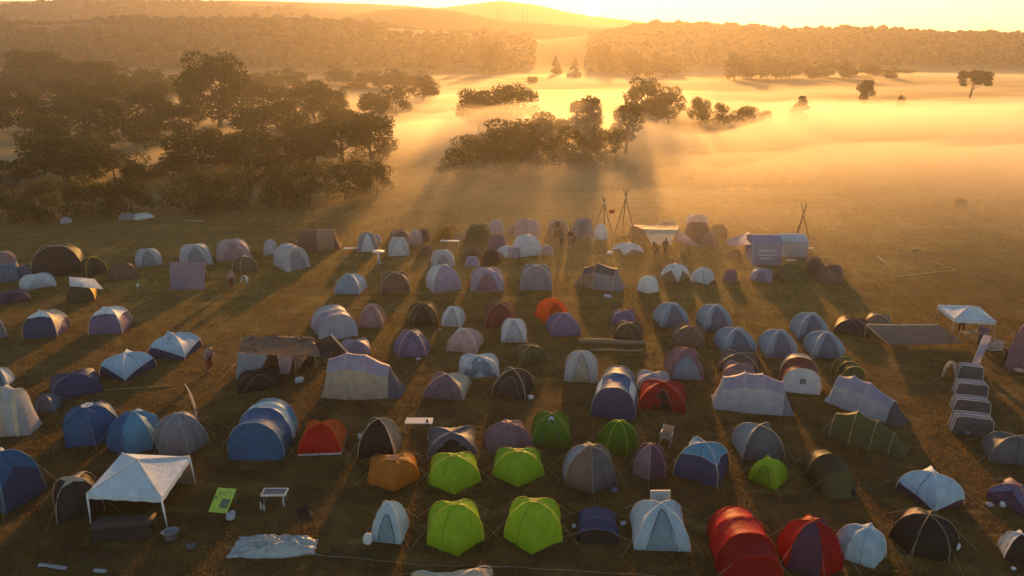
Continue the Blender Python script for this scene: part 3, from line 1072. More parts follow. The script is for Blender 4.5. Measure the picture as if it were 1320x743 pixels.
def person(px, py, label, top, trousers, face=0.0, height=1.72, walk=.25, arm=.2, bend=0.0, group='people in the camp', extra=None):
    p, s = ground(px, py)
    o = empty('person', p, face - math.atan2(p.x, p.y))
    k = height / 1.75
    V = {'pel': (0, 0, .93), 'sp': (0, -.02 - bend * .25, 1.18 - bend * .1), 'ch': (0, -.03 - bend * .5, 1.38 - bend * .22), 'nk': (0, -.05 - bend * .62, 1.52 - bend * .3), 'hd': (0, -.07 - bend * .68, 1.62 - bend * .33), 'ht': (0, -.06 - bend * .72, 1.72 - bend * .36)}
    for sx, nm, ph in ((-1, 'a', 1), (1, 'b', -1)):
        V['hip' + nm] = (sx * .10, 0, .88)
        V['kn' + nm] = (sx * .12, -.10 * walk * 2 * ph - .03, .48)
        V['an' + nm] = (sx * .13, -.22 * walk * 2 * ph + .03, .09)
        V['to' + nm] = (sx * .14, -.22 * walk * 2 * ph - .14, .035)
        sh = V['ch']
        V['sh' + nm] = (sx * .19, sh[1], sh[2] + .05)
        V['el' + nm] = (sx * .27, sh[1] + .06 + arm * .12 * ph, sh[2] - .24)
        V['wr' + nm] = (sx * .26, sh[1] - .10 - arm * .3, sh[2] - .46 + arm * .2)
        V['hn' + nm] = (sx * .25, sh[1] - .15 - arm * .36, sh[2] - .53 + arm * .24)
    names = list(V)
    E = [('pel', 'sp'), ('sp', 'ch'), ('ch', 'nk'), ('nk', 'hd'), ('hd', 'ht')]
    for nm in 'ab':
        E += [('pel', 'hip' + nm), ('hip' + nm, 'kn' + nm), ('kn' + nm, 'an' + nm), ('an' + nm, 'to' + nm), ('ch', 'sh' + nm), ('sh' + nm, 'el' + nm), ('el' + nm, 'wr' + nm), ('wr' + nm, 'hn' + nm)]
    rad = {'pel': (.15, .12), 'sp': (.14, .11), 'ch': (.16, .12), 'nk': (.06, .06), 'hd': (.09, .10), 'ht': (.07, .08), 'hip': (.095, .1), 'kn': (.06, .065), 'an': (.045, .05), 'to': (.045, .03), 'sh': (.075, .075), 'el': (.045, .045), 'wr': (.035, .035), 'hn': (.042, .025)}

    def skin(keys, edges, grow, name, mat, parent):
        me = bpy.data.meshes.new(name)
        ids = {n_: i for i, n_ in enumerate(keys)}
        me.from_pydata([tuple(c * k for c in V[n_]) for n_ in keys], [(ids[a], ids[b]) for a, b in edges], [])
        ob = bpy.data.objects.new(name, me); COL.objects.link(ob)
        sk = ob.modifiers.new('skin', 'SKIN'); sk.use_smooth_shade = True
        for i, n_ in enumerate(keys):
            r_ = rad.get(n_, rad.get(n_[:-1]))
            me.skin_vertices[0].data[i].radius = (r_[0] * k + grow, r_[1] * k + grow)
            me.skin_vertices[0].data[i].use_root = (i == 0)
        sb = ob.modifiers.new('sub', 'SUBSURF'); sb.levels = 1; sb.render_levels = 1
        dg = bpy.context.evaluated_depsgraph_get()
        m2 = bpy.data.meshes.new_from_object(ob.evaluated_get(dg))
        bpy.data.objects.remove(ob)
        m2.materials.clear(); m2.materials.append(mat)
        return link(name, m2, parent)

    skin(names, E, 0, 'body', SKIN, o)
    skin(['pel', 'sp', 'ch', 'sha', 'ela', 'wra', 'shb', 'elb', 'wrb'], [('pel', 'sp'), ('sp', 'ch'), ('ch', 'sha'), ('sha', 'ela'), ('ela', 'wra'), ('ch', 'shb'), ('shb', 'elb'), ('elb', 'wrb')], .022, 'jacket', fabric(C[top] if isinstance(top, str) else top, .05), o)
    skin(['pel', 'hipa', 'kna', 'ana', 'hipb', 'knb', 'anb'], [('pel', 'hipa'), ('hipa', 'kna'), ('kna', 'ana'), ('pel', 'hipb'), ('hipb', 'knb'), ('knb', 'anb')], .018, 'trousers', fabric(C[trousers], .0), o)
    mb = MB()
    hc = Vector(V['hd']) * k + Vector((0, .012, .035))
    G = [[hc + Vector((.105 * math.sin(a) * math.cos(b), .115 * math.sin(a) * math.sin(b), .13 * math.cos(a))) for b in [2 * math.pi * j / 10 for j in range(10)]] for a in [.05 + 1.25 * i / 5 for i in range(6)]]
    mb.grid(G, wrap=True).build('hair', HAIR, o)
    return tag(o, label, 'person', group)
# ------------------------------------------------------------------ the camp, back rows first
# (box in photo pixels of the tent's outline, label, colours ...)
D((-12, 324, 24, 348), 'grey dome tent with reddish striped panels, farthest back at the left picture edge', 'grey', panels={0: 'rose', 1: 'maroon'}, pole='white')
T((-22, 338, 34, 368), 'low dark teal grey tunnel tent cut by the left picture edge', ['slate'], 'slate', rot=80, L=1.4, pole='bluegrey')
D((16, 342, 48, 362), 'small slate blue dome squeezed between the teal tunnel and the big dark tent', 'slate', pole='bluegrey')
D((40, 315, 112, 360), 'biggest dark brown tent with a pale rim along its top', 'dark', base='long', point=-.12, pole='cream', rot=-8, hlim=(1.5, 3.4), panels={1: 'dolive'})
D((102, 331, 139, 357), 'green dome tent with yellow arch beside the biggest dark tent', 'dolive', pole='yellow', rot=20, panels={1: 'green'})
D((25, 352, 73, 376), 'small white half dome tent with grey window in front of the biggest dark tent', 'pale', base='long', point=.0, pole='white', door='lgrey', door_t=.5)
D((86, 363, 126, 392), 'dark green dome tent with yellow and white striped side', 'dolive', rot=-10, panels={1: 'gold', 3: 'green'}, pole='dolive', cap='pale')
tarp('awning', 'white awning sheet tied above the dark green striped tent', [(89, 357, 1.7), (122, 360, 1.7), (133, 373, 1.0), (90, 369, 1.35)], 'white', 'awning', .05, poles=(0, 1))
D((140, 340, 180, 363), 'low brown dome tent standing alone on the grass', 'brown', base='long', point=.1)
D((174, 320, 210, 346), 'pale grey dome tent with rounded top at the back of the field', 'lgrey', point=.0, door='grey', pole='lgrey')
D((231, 314, 275, 346), 'light grey dome tent peeking over the square grey violet shelter', 'lgrey', point=.0, pole='pale', door='grey')
D((279, 308, 324, 338), 'pinkish grey dome tent behind the dark brown tent and the standing campers', 'pink', pole='pale', door='rose')
D((300, 330, 333, 354), 'dark brown dome tent half covering the pinkish grey tent', 'brown', pole='cream', rot=25)
D((-10, 373, 40, 395), 'low plum coloured collapsed looking tent at the left edge', 'plum', base='long', hlim=(.5, 1.2), pole='mauve')
D((-12, 408, 9, 438), 'light grey dome tent half outside the left edge behind the blue tents', 'lgrey', door='grey', rot=20)
D((30, 400, 91, 437), 'blue dome tent with white and orange cream flysheet', 'navy', fly='white', edge=[(.58, .60), (.10, .34), (.3, .3), (.3, .58)], rot=-28, stripes={1: 'cream', 2: 'sand'}, pole='cream', point=0)
D((115, 396, 171, 432), 'blue violet dome tent with small white flysheet on top', 'violet', fly='white', edge=[(.56, .58), (.40, .42), (.4, .4), (.4, .56)], rot=-24, pole='white', point=0)
D((191, 429, 260, 464), 'pale blue flysheet tent tilted over a dark body beside the person in reddish clothes', 'navy', fly='ltblue', edge=[(.38, .08), (.08, .26), (.2, .2), (.2, .38)], rot=-32, pole='white', point=0, hlim=(.7, 1.6))
D((129, 452, 201, 492), 'pale blue flysheet tent over dark navy body, next to the plain dark blue dome', 'navy', fly='ltblue', edge=[(.07, .30), (.30, .2), (.2, .36), (.36, .07)], rot=38, pole='white', point=0, hlim=(.7, 1.7))

D((340, 309, 359, 330), 'tiny pale tent hidden behind the big light grey dome', 'lgrey', point=.3)
T((353, 314, 401, 351), 'big light grey rounded tent with panelled front', ['lgrey'], 'lgrey', rot=25, L=.7, pole='pale', door='grey', door_w=.7)
T((380, 295, 441, 324), 'large brown tunnel tent at the edge of the golden grass', ['brown', 'tan'], 'brown', rot=82, L=1.7, nose=(.3, .3), pole='tan', hlim=(1.5, 3))
D((461, 299, 488, 326), 'brown grey dome tent with bright rim left of the white table', 'grey', pole='cream', door='pale', point=.1)
D((503, 296, 529, 312), 'brownish dome tent standing behind the pale door tent', 'tan', point=.1)
D((501, 306, 528, 331), 'pale grey dome tent with a tall light door', 'lgrey', pole='pale', door='pale', point=.05)
D((527, 296, 545, 317), 'small pale pinkish dome tent between two brownish domes', 'pink', pole='white', rot=-20)
D((537, 295, 556, 312), 'tiny brown dome behind the small pale pinkish dome', 'brown', point=.1)
D((561, 290, 593, 310), 'orange brown dome tent with light right edge', 'amber', pole='cream', rot=-15)
D((600, 289, 634, 316), 'olive dome tent beside the light lilac dome at the back', 'olive', pole='tan')
D((630, 284, 650, 302), 'light lilac dome tent, the highest one behind the olive dome', 'lilac', pole='pale', point=.0)
D((556, 322, 586, 345), 'pale half round tent standing over the grey violet fronted tent', 'lgrey', pole='white', point=.0)
D((549, 341, 595, 379), 'dome tent with pale left flap and grey violet front', 'lilac', rot=18, panels={3: 'pale'}, pole='pale', point=.1)
D((597, 318, 622, 336), 'brownish low dome between the white table and the olive tent', 'brown', point=.2)
D((628, 303, 655, 325), 'purple brown dome tent under the light lilac dome', 'mauve', point=.15)
D((640, 317, 667, 333), 'small white flysheet tent in front of the purple brown dome', 'lilac', fly='white', edge=(.05, .3), rot=40)
D((622, 322, 646, 342), 'small dark brown tent right in front of the purple brown dome', 'dark', point=.3)
D((431, 353, 473, 380), 'blue grey dome tent with a white right side', 'bluegrey', panels={1: 'pale'}, pole='white', rot=-20)
D((491, 350, 529, 379), 'brown dome tent outlined by a cream arch', 'brown', pole='cream', point=.0)
D((606, 345, 650, 376), 'lilac grey dome tent with pale rim and a low front arch', 'lilac', pole='cream', point=.0, door='mauve', door_t=.6)
T((401, 393, 462, 441), 'large light grey round topped tunnel tent behind the brown tarpaulin shelter', ['lgrey', 'lilac'], 'lgrey', rot=12, L=.8, pole='lilac', door='lgrey', door_w=.85, hlim=(1.4, 3))
D((462, 392, 498, 423), 'brown pink pointed tent with cream right seam', 'rose', point=.55, pole='cream', rot=-12)
D((526, 389, 566, 422), 'dark olive dome tent with yellow arched rims and open black front', 'dolive', pole='gold', door='black', point=.15)
D((569, 395, 600, 422), 'small pale blue white dome tent with grey door beside the dark olive dome', 'pale', pole='white', door='lgrey', rot=-15, point=.05)
D((625, 390, 664, 423), 'reddish brown dome tent behind the small pale tent', 'maroon', pole='rose', point=.15)
D((646, 411, 679, 442), 'small pale tent with arched door in front of the reddish brown dome', 'pale', pole='white', door='lgrey', point=.1)
D((506, 425, 556, 462), 'violet dome tent with a square front door', 'violet', pole='cream', point=.3, door='violet', door_t=.62, base='twovest')
D((576, 423, 623, 456), 'pinkish white tent with pale crossed seams', 'pink', pole='white', point=.3, rot=-15, panels={3: 'pale'})
D((591, 456, 644, 487), 'pale blue half round pop up tent', 'pale', base='long', pole='white', point=-.1, door='bluegrey', door_w=.8, door_t=.75, hlim=(.7, 1.5))
D((545, 480, 607, 517), 'brown pink triangular tent with cream folded right side', 'mauve', base='sq', point=.4, pole='cream', rot=-14, panels={1: 'cream'})
T((412, 457, 524, 516), 'big grey family tent with slanting pinkish wall and violet grey roof', ['sand'], 'slate', rot=76, L=1.5, nose=(.2, .34), prof='hip', roof='lilac', pole='cream', hoops=((0, .9, .82), (.3, 1, 1), (.62, 1, .94), (1, .85, .66)), back='sand', sag=.02, hlim=(1.4, 2.6))
D((440, 436, 478, 460), 'small violet grey dome tent wedged behind the big grey family tent', 'lilac', point=.1, pole='pink')
D((635, 474, 688, 516), 'very dark brown tent with a cream right seam and white bag', 'dark', point=.35, pole='cream', rot=-18)
D((662, 443, 707, 473), 'dark olive low dome tent left of the cream half open tent', 'olive', point=.05, pole='tan', rot=20)

D((661, 282, 698, 306), 'pink grey dome tent on the back row right of the light lilac dome', 'pink', point=.15, pole='rose')
D((660, 302, 699, 332), 'broad lilac white tent in front of the pink grey dome', 'pale', pole='white', rot=25, point=.1)
D((647, 318, 673, 334), 'small violet grey tent touching the broad lilac white tent', 'lilac', pole='white', rot=-30)
D((704, 283, 734, 307), 'brown dome tent with pale arch and dark doorway by the standing people', 'tan', pole='white', door='black', door_w=.4, point=.05)
D((736, 281, 766, 310), 'brown grey bulky dome tent right of the standing people', 'grey', pole='tan', point=.15)
D((764, 289, 783, 310), 'small pale tent with bright door left of the pole tripods', 'pale', pole='white', door='white', point=.1)
D((809, 291, 834, 309), 'dark brown low tent under the right pole tripod', 'brown', point=.05)
D((848, 285, 874, 296), 'low grey black half dome showing above the cream tarpaulin', 'dgrey', pole='pale', point=-.1, base='long')
D((880, 286, 916, 314), 'brown dome tent in front of the pale lilac tent', 'brown', pole='rose', point=.1)
D((883, 276, 913, 294), 'pale lilac tent with dark top opening, farthest in the back row', 'lilac', pole='pale', cap='dark', point=.05)
D((915, 289, 937, 307), 'small brown dome tent at the end of the back row', 'brown', point=.15)
D((790, 313, 829, 331), 'brown tent with white flysheet panel below the tripods', 'tan', fly='white', edge=(.1, .35), rot=35, pole='white', hlim=(.7, 1.5))
D((670, 341, 712, 375), 'grey dome tent with pale hoop rim near the middle path', 'grey', pole='pale', point=-.05, door='grey', door_t=.5)
T((737, 340, 808, 377), 'big brown grey geodesic tent with white left rim', ['tan', 'grey'], 'grey', rot=72, L=1.25, nose=(.35, .3), prof='hip', pole='cream', roof='dgrey', hoops=((0, .85, .7), (.4, 1, 1), (1, .85, .85)), hlim=(1.2, 2.8))
D((821, 356, 849, 379), 'small white five sided tent', 'white', base='vest', pole='white', point=.2)
D((852, 340, 888, 365), 'white dome tent with brown foot, left of a smaller white one', 'tan', fly='white', edge=(.05, .45), rot=-35, pole='white', point=.0)
D((889, 345, 921, 367), 'white pointed tent with thin pole right of the white dome with brown foot', 'pale', pole='white', point=.2, rot=-20)
D((931, 347, 950, 365), 'tiny grey violet tent with pinkish top', 'mauve', cap='rose', point=.1)
D((966, 345, 996, 365), 'violet grey dome tent below the lettered lilac marquee', 'lilac', pole='lilac', point=-.05)
D((1002, 341, 1040, 366), 'olive green dome tent below the white box marquee', 'olive', pole='olive', point=.05, rot=15)
D((1035, 331, 1060, 357), 'brown dome tent behind the round dark brown dome', 'brown', point=.05)
D((1051, 340, 1087, 367), 'round dark brown dome tent at the right end of its row', 'brown', pole='mauve', point=-.1)
D((690, 384, 733, 417), 'bright orange dome tent behind the lilac blue tent', 'orange', pole='orange', point=.3, rot=25, transl=.5)
D((703, 403, 749, 435), 'lilac blue pointed tent leaning on the bright orange tent', 'violet', pole='lilac', point=.4, rot=15)
D((788, 399, 819, 420), 'small violet dome tent behind the dark brown olive dome', 'violet', point=.0)
D((791, 414, 828, 441), 'dark brown olive dome tent above the stacked logs', 'dolive', pole='tan', point=-.05)
BG = 'row of matching blue grey dome tents'
for bx, lab in [((842, 391, 887, 423), 'blue grey dome tent with striped door, farthest left of its matching set'),
                ((897, 393, 943, 427), 'matching blue grey dome tent standing behind the brown dome'),
                ((920, 423, 974, 456), 'matching blue grey dome tent directly above the brown cream dome'),
                ((976, 426, 1027, 462), 'matching blue grey dome tent above the maroon and white tent'),
                ((1018, 404, 1067, 438), 'matching blue grey dome tent highest of the rightmost three'),
                ((1035, 428, 1088, 463), 'matching blue grey dome tent at the lower right end of its set')]:
    D(bx, lab, 'bluegrey', fly='bluegrey', edge=(.12, .12), rot=22, pole='pale', door='slate', door_t=.74, door_w=.7, group=BG, point=.2, panels=None)
D((864, 418, 909, 451), 'brown dome tent between the matching blue grey tents', 'brown', pole='tan', point=.0)
D((727, 452, 771, 494), 'cream grey narrow tent with pale open door', 'lgrey', pole='cream', door='sand', door_w=.5, point=.45)
T((762, 472, 821, 543), 'big blue tunnel tent with white side windows and black vent', ['slate', 'blue'], 'navy', rot=-4, L=1.25, nose=(.15, .1), hoops=((0, .86, .9), (.45, 1, 1), (1, 1, .96)), pole='pale', window='pale', window_u=((.15, .3), (.7, .85)), window_s=(.5, .95), door='navy', door_w=.5, hlim=(1.2, 2.6))
D((820, 477, 863, 506), 'cream grey dome tent behind the red tent', 'lgrey', pole='cream', point=.0)
D((822, 489, 884, 533), 'red pointed tent with dark orange seams and open front', 'dred', pole='red', point=.4, door='black', door_w=.45, door_t=.55, panels={3: 'red'})
D((856, 448, 908, 491), 'reddish brown tent with big grey blue door', 'mauve', pole='maroon', door='bluegrey', door_w=.85, door_t=.55, point=.25, rot=10)
D((926, 451, 978, 482), 'brown dome tent with cream seams behind the low brown one', 'brown', pole='cream', point=.1)
D((930, 467, 974, 493), 'low rose brown dome tent tucked behind the large pale grey hip tent', 'rose', pole='rose', point=.05)
T((917, 481, 1024, 537), 'large pale grey hip roof family tent left of the maroon and white tent', ['lgrey'], 'grey', rot=98, L=1.5, nose=(.22, .3), prof='hip', roof='lilac', pole='pale', hoops=((0, .9, .8), (.35, 1, 1), (.65, 1, 1), (1, .9, .8)), sag=.05, hlim=(1.3, 2.4))
T((1004, 456, 1059, 510), 'maroon tent with white front and a dark printed square', ['cream', 'maroon'], 'pale', rot=10, L=.9, nose=(.2, .25), pole='cream', hoops=((0, .9, .92), (.4, 1, 1), (1, 1, .86)), mark=True, hlim=(1.1, 2.2))
T((1071, 460, 1116, 499), 'olive green tunnel tent behind the long pale grey tent', ['olive', 'dolive'], 'olive', rot=25, L=1.0, pole='yellow', hlim=(.9, 1.8))
T((1061, 485, 1174, 552), 'long pale grey family tent with rounded window end', ['lgrey'], 'dgrey', rot=70, L=1.6, nose=(.2, .4), prof='hip', roof='lilac', pole='pale', hoops=((0, .9, .85), (.25, 1, 1), (.55, 1, .95), (1, .8, .62)), back='pale', sag=.05, hlim=(1.3, 2.4))
T((1056, 532, 1174, 592), 'wide olive green family tent with cream crest', ['olive'], 'olive', rot=80, L=1.5, nose=(.28, .4), prof='hip', roof='olive', pole='sand', hoops=((0, .85, .7), (.35, 1, 1), (.7, 1, .85), (1, .8, .6)), back='olive', sag=.06, hlim=(1.2, 2.2))
D((1074, 408, 1121, 436), 'very dark brown dome left of the slack dark tarpaulin', 'dark', pole='brown', point=.1)
D((1115, 406, 1148, 424), 'small pale brown dome showing behind the slack dark tarpaulin', 'tan', pole='cream', point=-.05)
D((1295, 415, 1340, 484), 'tall violet brown round tent cut by the picture edge', 'mauve', pole='mauve', point=-.05, hlim=(1.2, 3))
CH = 'chain of four grey box tents'
for bx, lab in [((1230, 468, 1268, 494), 'grey box tent at the far end of the chain of four'),
                ((1227, 489, 1274, 514), 'grey box tent second from the far end of the chain'),
                ((1224, 509, 1277, 536), 'grey box tent second from the near end of the chain'),
                ((1222, 530, 1281, 564), 'grey box tent at the near end of the chain of four')]:
    T(bx, lab, ['grey'], 'dgrey', rot=20, L=.34, nose=(.01, .01), prof='box', roof='grey', pole='white', group=CH, transl=.2, hoops=((0, 1, 1), (.5, 1, 1), (1, 1, 1)), hlim=(.7, 1.6))
D((1214, 466, 1234, 490), 'small orange and yellow tent beside the far end of the grey chain', 'amber', panels={3: 'yellow', 0: 'sand'}, pole='cream', point=.3)
D((1265, 557, 1345, 605), 'dark blue grey dome tent cut by the picture edge below the grey chain', 'dgrey', base='long', pole='sand', point=-.1, rot=20)

for bx, lab, c_ in [((583, 301, 601, 313), 'small tan tent half hidden by the olive dome tent', 'tan'), ((541, 317, 559, 331), 'small brown tent right of the pale door tent', 'brown'),
                    ((654, 291, 669, 304), 'small rose tent between the light lilac dome and the pink grey dome', 'rose'), ((697, 316, 713, 330), 'small grey tent right of the broad lilac white tent', 'grey'),
                    ((750, 302, 766, 314), 'tiny tan tent at the foot of the brown grey bulky dome', 'tan'), ((903, 299, 925, 317), 'mauve tent between the two brown end domes', 'mauve'),
                    ((477, 302, 492, 315), 'tiny grey tent behind the white bar table', 'lgrey'), ((936, 322, 955, 334), 'small brown tent under the lilac slanting sheet', 'brown'),
                    ((600, 331, 618, 345), 'small violet grey tent above the lilac grey dome', 'lilac'), ((1086, 322, 1100, 332), 'tiny dark tent alone right of the round dark brown dome', 'brown')][:9]:
    D(bx, lab, c_, pole='pale' if c_ in ('lilac', 'grey', 'lgrey') else None)

# lower rows
D((65, 474, 133, 519), 'plain dark blue round dome tent', 'navy', pole='navy', point=-.15, zipper=False)
T((-30, 497, 56, 564), 'large cream grey tunnel tent with blue rear at the left edge', ['blue', 'sand', 'lgrey'], 'lgrey', rot=55, L=1.3, nose=(.2, .25), pole='cream', hoops=((0, .8, .8), (.3, 1, 1), (.65, 1, 1), (1, .9, .92)), arch_band=[(3, 'cream')], back='slate', hlim=(1.2, 2.6))
D((-14, 474, 19, 500), 'small white and blue tent behind the large cream grey tunnel', 'bluegrey', panels={1: 'pale'}, pole='white', rot=-30)
D((44, 508, 80, 534), 'low dark slate porch tent at the nose of the cream grey tunnel', 'slate', point=.3, rot=-30, hlim=(.5, 1.2))
D((82, 518, 157, 577), 'blue dome tent with small pale cap, left of its blue twin', 'blue', pole='blue', cap='pale', point=-.05, base='hex')
D((139, 527, 213, 588), 'brighter blue dome tent right of its darker twin', 'blue', panels={0: 'sky', 5: 'sky', 1: 'sky'}, pole='sky', point=-.05, base='hex', rot=30)
D((199, 531, 269, 590), 'grey pointed tent with pale seams beside the pale feather flag', 'grey', pole='lgrey', point=.3, base='hex', rot=10)
T((294, 514, 384, 594), 'large blue tunnel tent with pale windowed rear arch', ['sky', 'pale', 'blue'], 'blue', rot=-22, L=1.0, nose=(.15, .12), hoops=((0, .88, .88), (.3, .96, .97), (.5, 1, 1), (1, 1, .95)), pole='ltblue', window='white', window_u=(.60, .82), window_s=(.14, .48), door='blue', door_w=.6, hlim=(1.2, 2.5))
D((384, 541, 447, 588), 'red orange dome tent with white hem', 'red', panels={0: 'red', 1: 'orange', 3: 'orange', 2: 'orange'}, pole='orange', hem='white', point=.0, rot=-12, base='sq', transl=.5)
D((462, 539, 518, 594), 'black pointed tent with cream lit right seam', 'black', pole='cream', point=.35, rot=-16, panels={1: 'tan'})
D((551, 549, 615, 590), 'dark violet grey dome tent with black arched doorway', 'dgrey', pole='lilac', door='black', door_w=.8, door_t=.62, point=-.1)
D((624, 541, 687, 590), 'mauve dome tent with dusty pink seams behind a lime tent', 'mauve', pole='rose', point=.1, base='hex', rot=15)
D((685, 531, 735, 577), 'dark green dome tent with white vent flap', 'green', pole='green', vent='white', point=.1, transl=.4)
D((771, 541, 822, 588), 'grass green dome tent with pale seams in front of the big blue tunnel', 'green', pole='lime', point=.1, base='hex', rot=30, transl=.45)
D((943, 545, 1010, 594), 'dark grey dome tent with cream hoop rim', 'dgrey', pole='cream', point=-.05, rot=22, panels={3: 'grey'}, base='sq')
LM = 'lime green dome tents'
D((552, 583, 619, 638), 'lime green tent with dark door, behind another lime tent and right of the amber tent', 'lime', base='vest', pole='yellow', cap='lime', group=LM, transl=.4, point=.22)
D((635, 577, 701, 628), 'lime green tent in front of the mauve dome', 'lime', base='vest', pole='yellow', cap='yellow', group=LM, transl=.4, point=.22)
D((551, 644, 624, 718), 'big lime green tent with ragged cap, nearest to the small blue white tent', 'lime', base='vest', pole='yellow', cap='lime', group=LM, transl=.4, point=.22, rot=3)
D((650, 641, 724, 715), 'big lime green tent with yellow crest, left of the low navy tent', 'lime', base='vest', pole='yellow', cap='yellow', group=LM, transl=.4, point=.22, rot=-3)
D((474, 583, 541, 635), 'amber orange dome tent with dark centre zip', 'amber', base='vest', pole='amber', cap='tan', point=-.05, transl=.45)
D((480, 646, 527, 702), 'small blue white tent with steep pointed front', 'ltblue', base='sq', pole='white', point=.35, rot=-20, panels={1: 'white'}, hlim=(.9, 2))
D((726, 570, 794, 637), 'tall dark grey brown tent with pale crest', 'dgrey', base='hex', pole='tan', point=.2, rot=8, panels={5: 'brown', 4: 'grey'})
D((816, 571, 858, 620), 'small mauve pointed tent beside the blue tent with bright crown', 'plum', base='hex', pole='rose', point=.3, panels={5: 'mauve'})
D((869, 565, 940, 630), 'blue dome tent with bright sky blue crown and cream seam', 'navy', fly='sky', edge=[(.50, .48), (.42, .42), (.4, .4), (.4, .50)], base='sq', rot=-16, pole='cream', point=-.05)
D((965, 588, 1015, 633), 'small lime green tarp tent with flat left side', 'lime', base='sq', pole='lime', point=.1, rot=-25, group=LM, transl=.4)
T((1027, 579, 1108, 645), 'olive drab rounded tent with square front door', ['olive', 'dolive'], 'olive', rot=32, L=1.0, nose=(.35, .3), pole='dolive', door='olive', door_w=.6, hoops=((0, .8, .8), (.45, 1, 1), (1, .86, .8)), hlim=(.9, 1.8))
D((1157, 603, 1241, 661), 'pale blue flysheet tent with a corner pointing down over a violet body', 'plum', fly='ltblue', edge=[(.20, .05), (.05, .14), (.2, .2), (.2, .20)], rot=-34, pole='white', point=-.05, hlim=(.8, 1.8))
D((1270, 618, 1345, 668), 'violet blue dome tent with orange edged top, cut by the picture edge', 'plum', fly='violet', edge=(.2, .6), pole='amber', point=-.05, rot=-20)
D((812, 645, 889, 712), 'blue white pointed tent with side flap, below a pale square board', 'ltblue', base='sq', pole='white', point=.35, rot=10, panels={3: 'pale'}, hlim=(.9, 2.1))
T((743, 657, 798, 703), 'low navy black tent with curved front edge', ['navy'], 'black', rot=2, L=.8, nose=(.1, .1), pole='slate', hoops=((0, .95, .9), (.6, 1, 1), (1, 1, .8)), hlim=(.7, 1.4))
T((912, 653, 1010, 768), 'large red tunnel tent with three hoops', ['red', 'red', 'dred'], 'dred', rot=20, L=1.35, nose=(.15, .2), pole='red', hoops=((0, .82, .78), (.32, .95, .95), (.68, 1, 1), (1, .95, .85)), hlim=(1.0, 2.2))
D((1001, 664, 1086, 748), 'red dome tent with dark navy wedge panel', 'red', base='hex', pole='dred', point=.05, rot=25, panels={0: 'dred', 5: 'plum', 1: 'plum'})
D((1076, 675, 1142, 734), 'blue white half shell tent beside the red and navy tent', 'ltblue', base='vest', pole='white', point=.0, rot=35, hlim=(.7, 1.6))
D((1146, 655, 1236, 726), 'black dome tent with cream seams and scattered bags', 'black', base='hex', pole='tan', point=.1, rot=-12, panels={4: 'brown'})
D((1286, 684, 1345, 732), 'crumpled pale green white tent at the lower picture corner', 'pale', base='vest', pole='white', point=.2, rot=-30, panels={1: 'dark', 3: 'lgrey'})
D((-34, 579, 58, 664), 'blue tent with pale cream front wing at the left edge', 'navy', fly='blue', edge=(.3, .5), base='sq', pole='sky', point=-.05, rot=35, panels={0: 'navy', 1: 'lgrey'}, stripes={1: 'lgrey'})
D((70, 610, 134, 676), 'dark tent with cream top hidden behind the white gazebo', 'dark', fly='sand', edge=(.72, .78), pole='sand', point=-.05, hlim=(1, 2.2))
D((528, 735, 640, 800), 'cream topped tent cut off by the lower picture edge', 'cream', base='long', pole='white', point=-.2, hlim=(.8, 1.6))
# ------------------------------------------------------------------ meadow grass
def grass_blades():
    rg = np.random.default_rng(3)
    n = 520000
    # even on the picture: more blades near, none beyond the valley mist
    y = 18.0 * (118.0 / 18.0) ** rg.uniform(0, 1, n) ** .8
    x = rg.uniform(-1, 1, n) * (y * .80 + 6)
    patch = np.array([noise.noise(Vector((a * .35, b * .35, 2.0))) for a, b in zip(x[::1], y[::1])])
    keep = patch + rg.uniform(-.5, .5, n) > -.18
    x, y = x[keep], y[keep]; n = len(x)
    hgt = rg.uniform(.04, .11, n) * (1 + .006 * y)
    wd = rg.uniform(.008, .022, n) * (1 + y * .018)
    camp = np.clip((y + 26 * .5 - 62) / 22, 0, 1)
    keep = rg.uniform(0, 1, n) < .55 + .45 * camp
    x, y, hgt, wd = x[keep], y[keep], hgt[keep], wd[keep]; n = len(x)
    a = rg.uniform(0, 6.28, n); lean = rg.normal(0, .06, (n, 2))
    dx, dy = np.cos(a) * wd, np.sin(a) * wd
    v = np.zeros((n, 4, 3))
    v[:, 0] = np.stack([x - dx, y - dy, np.full(n, -.01)], 1)
    v[:, 1] = np.stack([x + dx, y + dy, np.full(n, -.01)], 1)
    v[:, 2] = np.stack([x + dx * .35 + lean[:, 0], y + dy * .35 + lean[:, 1], hgt], 1)
    v[:, 3] = np.stack([x - dx * .35 + lean[:, 0], y - dy * .35 + lean[:, 1], hgt * .95], 1)
    return quad_mesh('grass', v.reshape(-1, 3), leaf_mat('grass_blade', (.14, .08, .021), (.28, .172, .036), .42))


tag(link('grass', grass_blades()), kind='stuff')
# ------------------------------------------------------------------ gazebos, marquees, tarpaulins
def solve_z(px, py, y):
    d = ray(px, py)
    return CAM_H + d.z * y / d.y


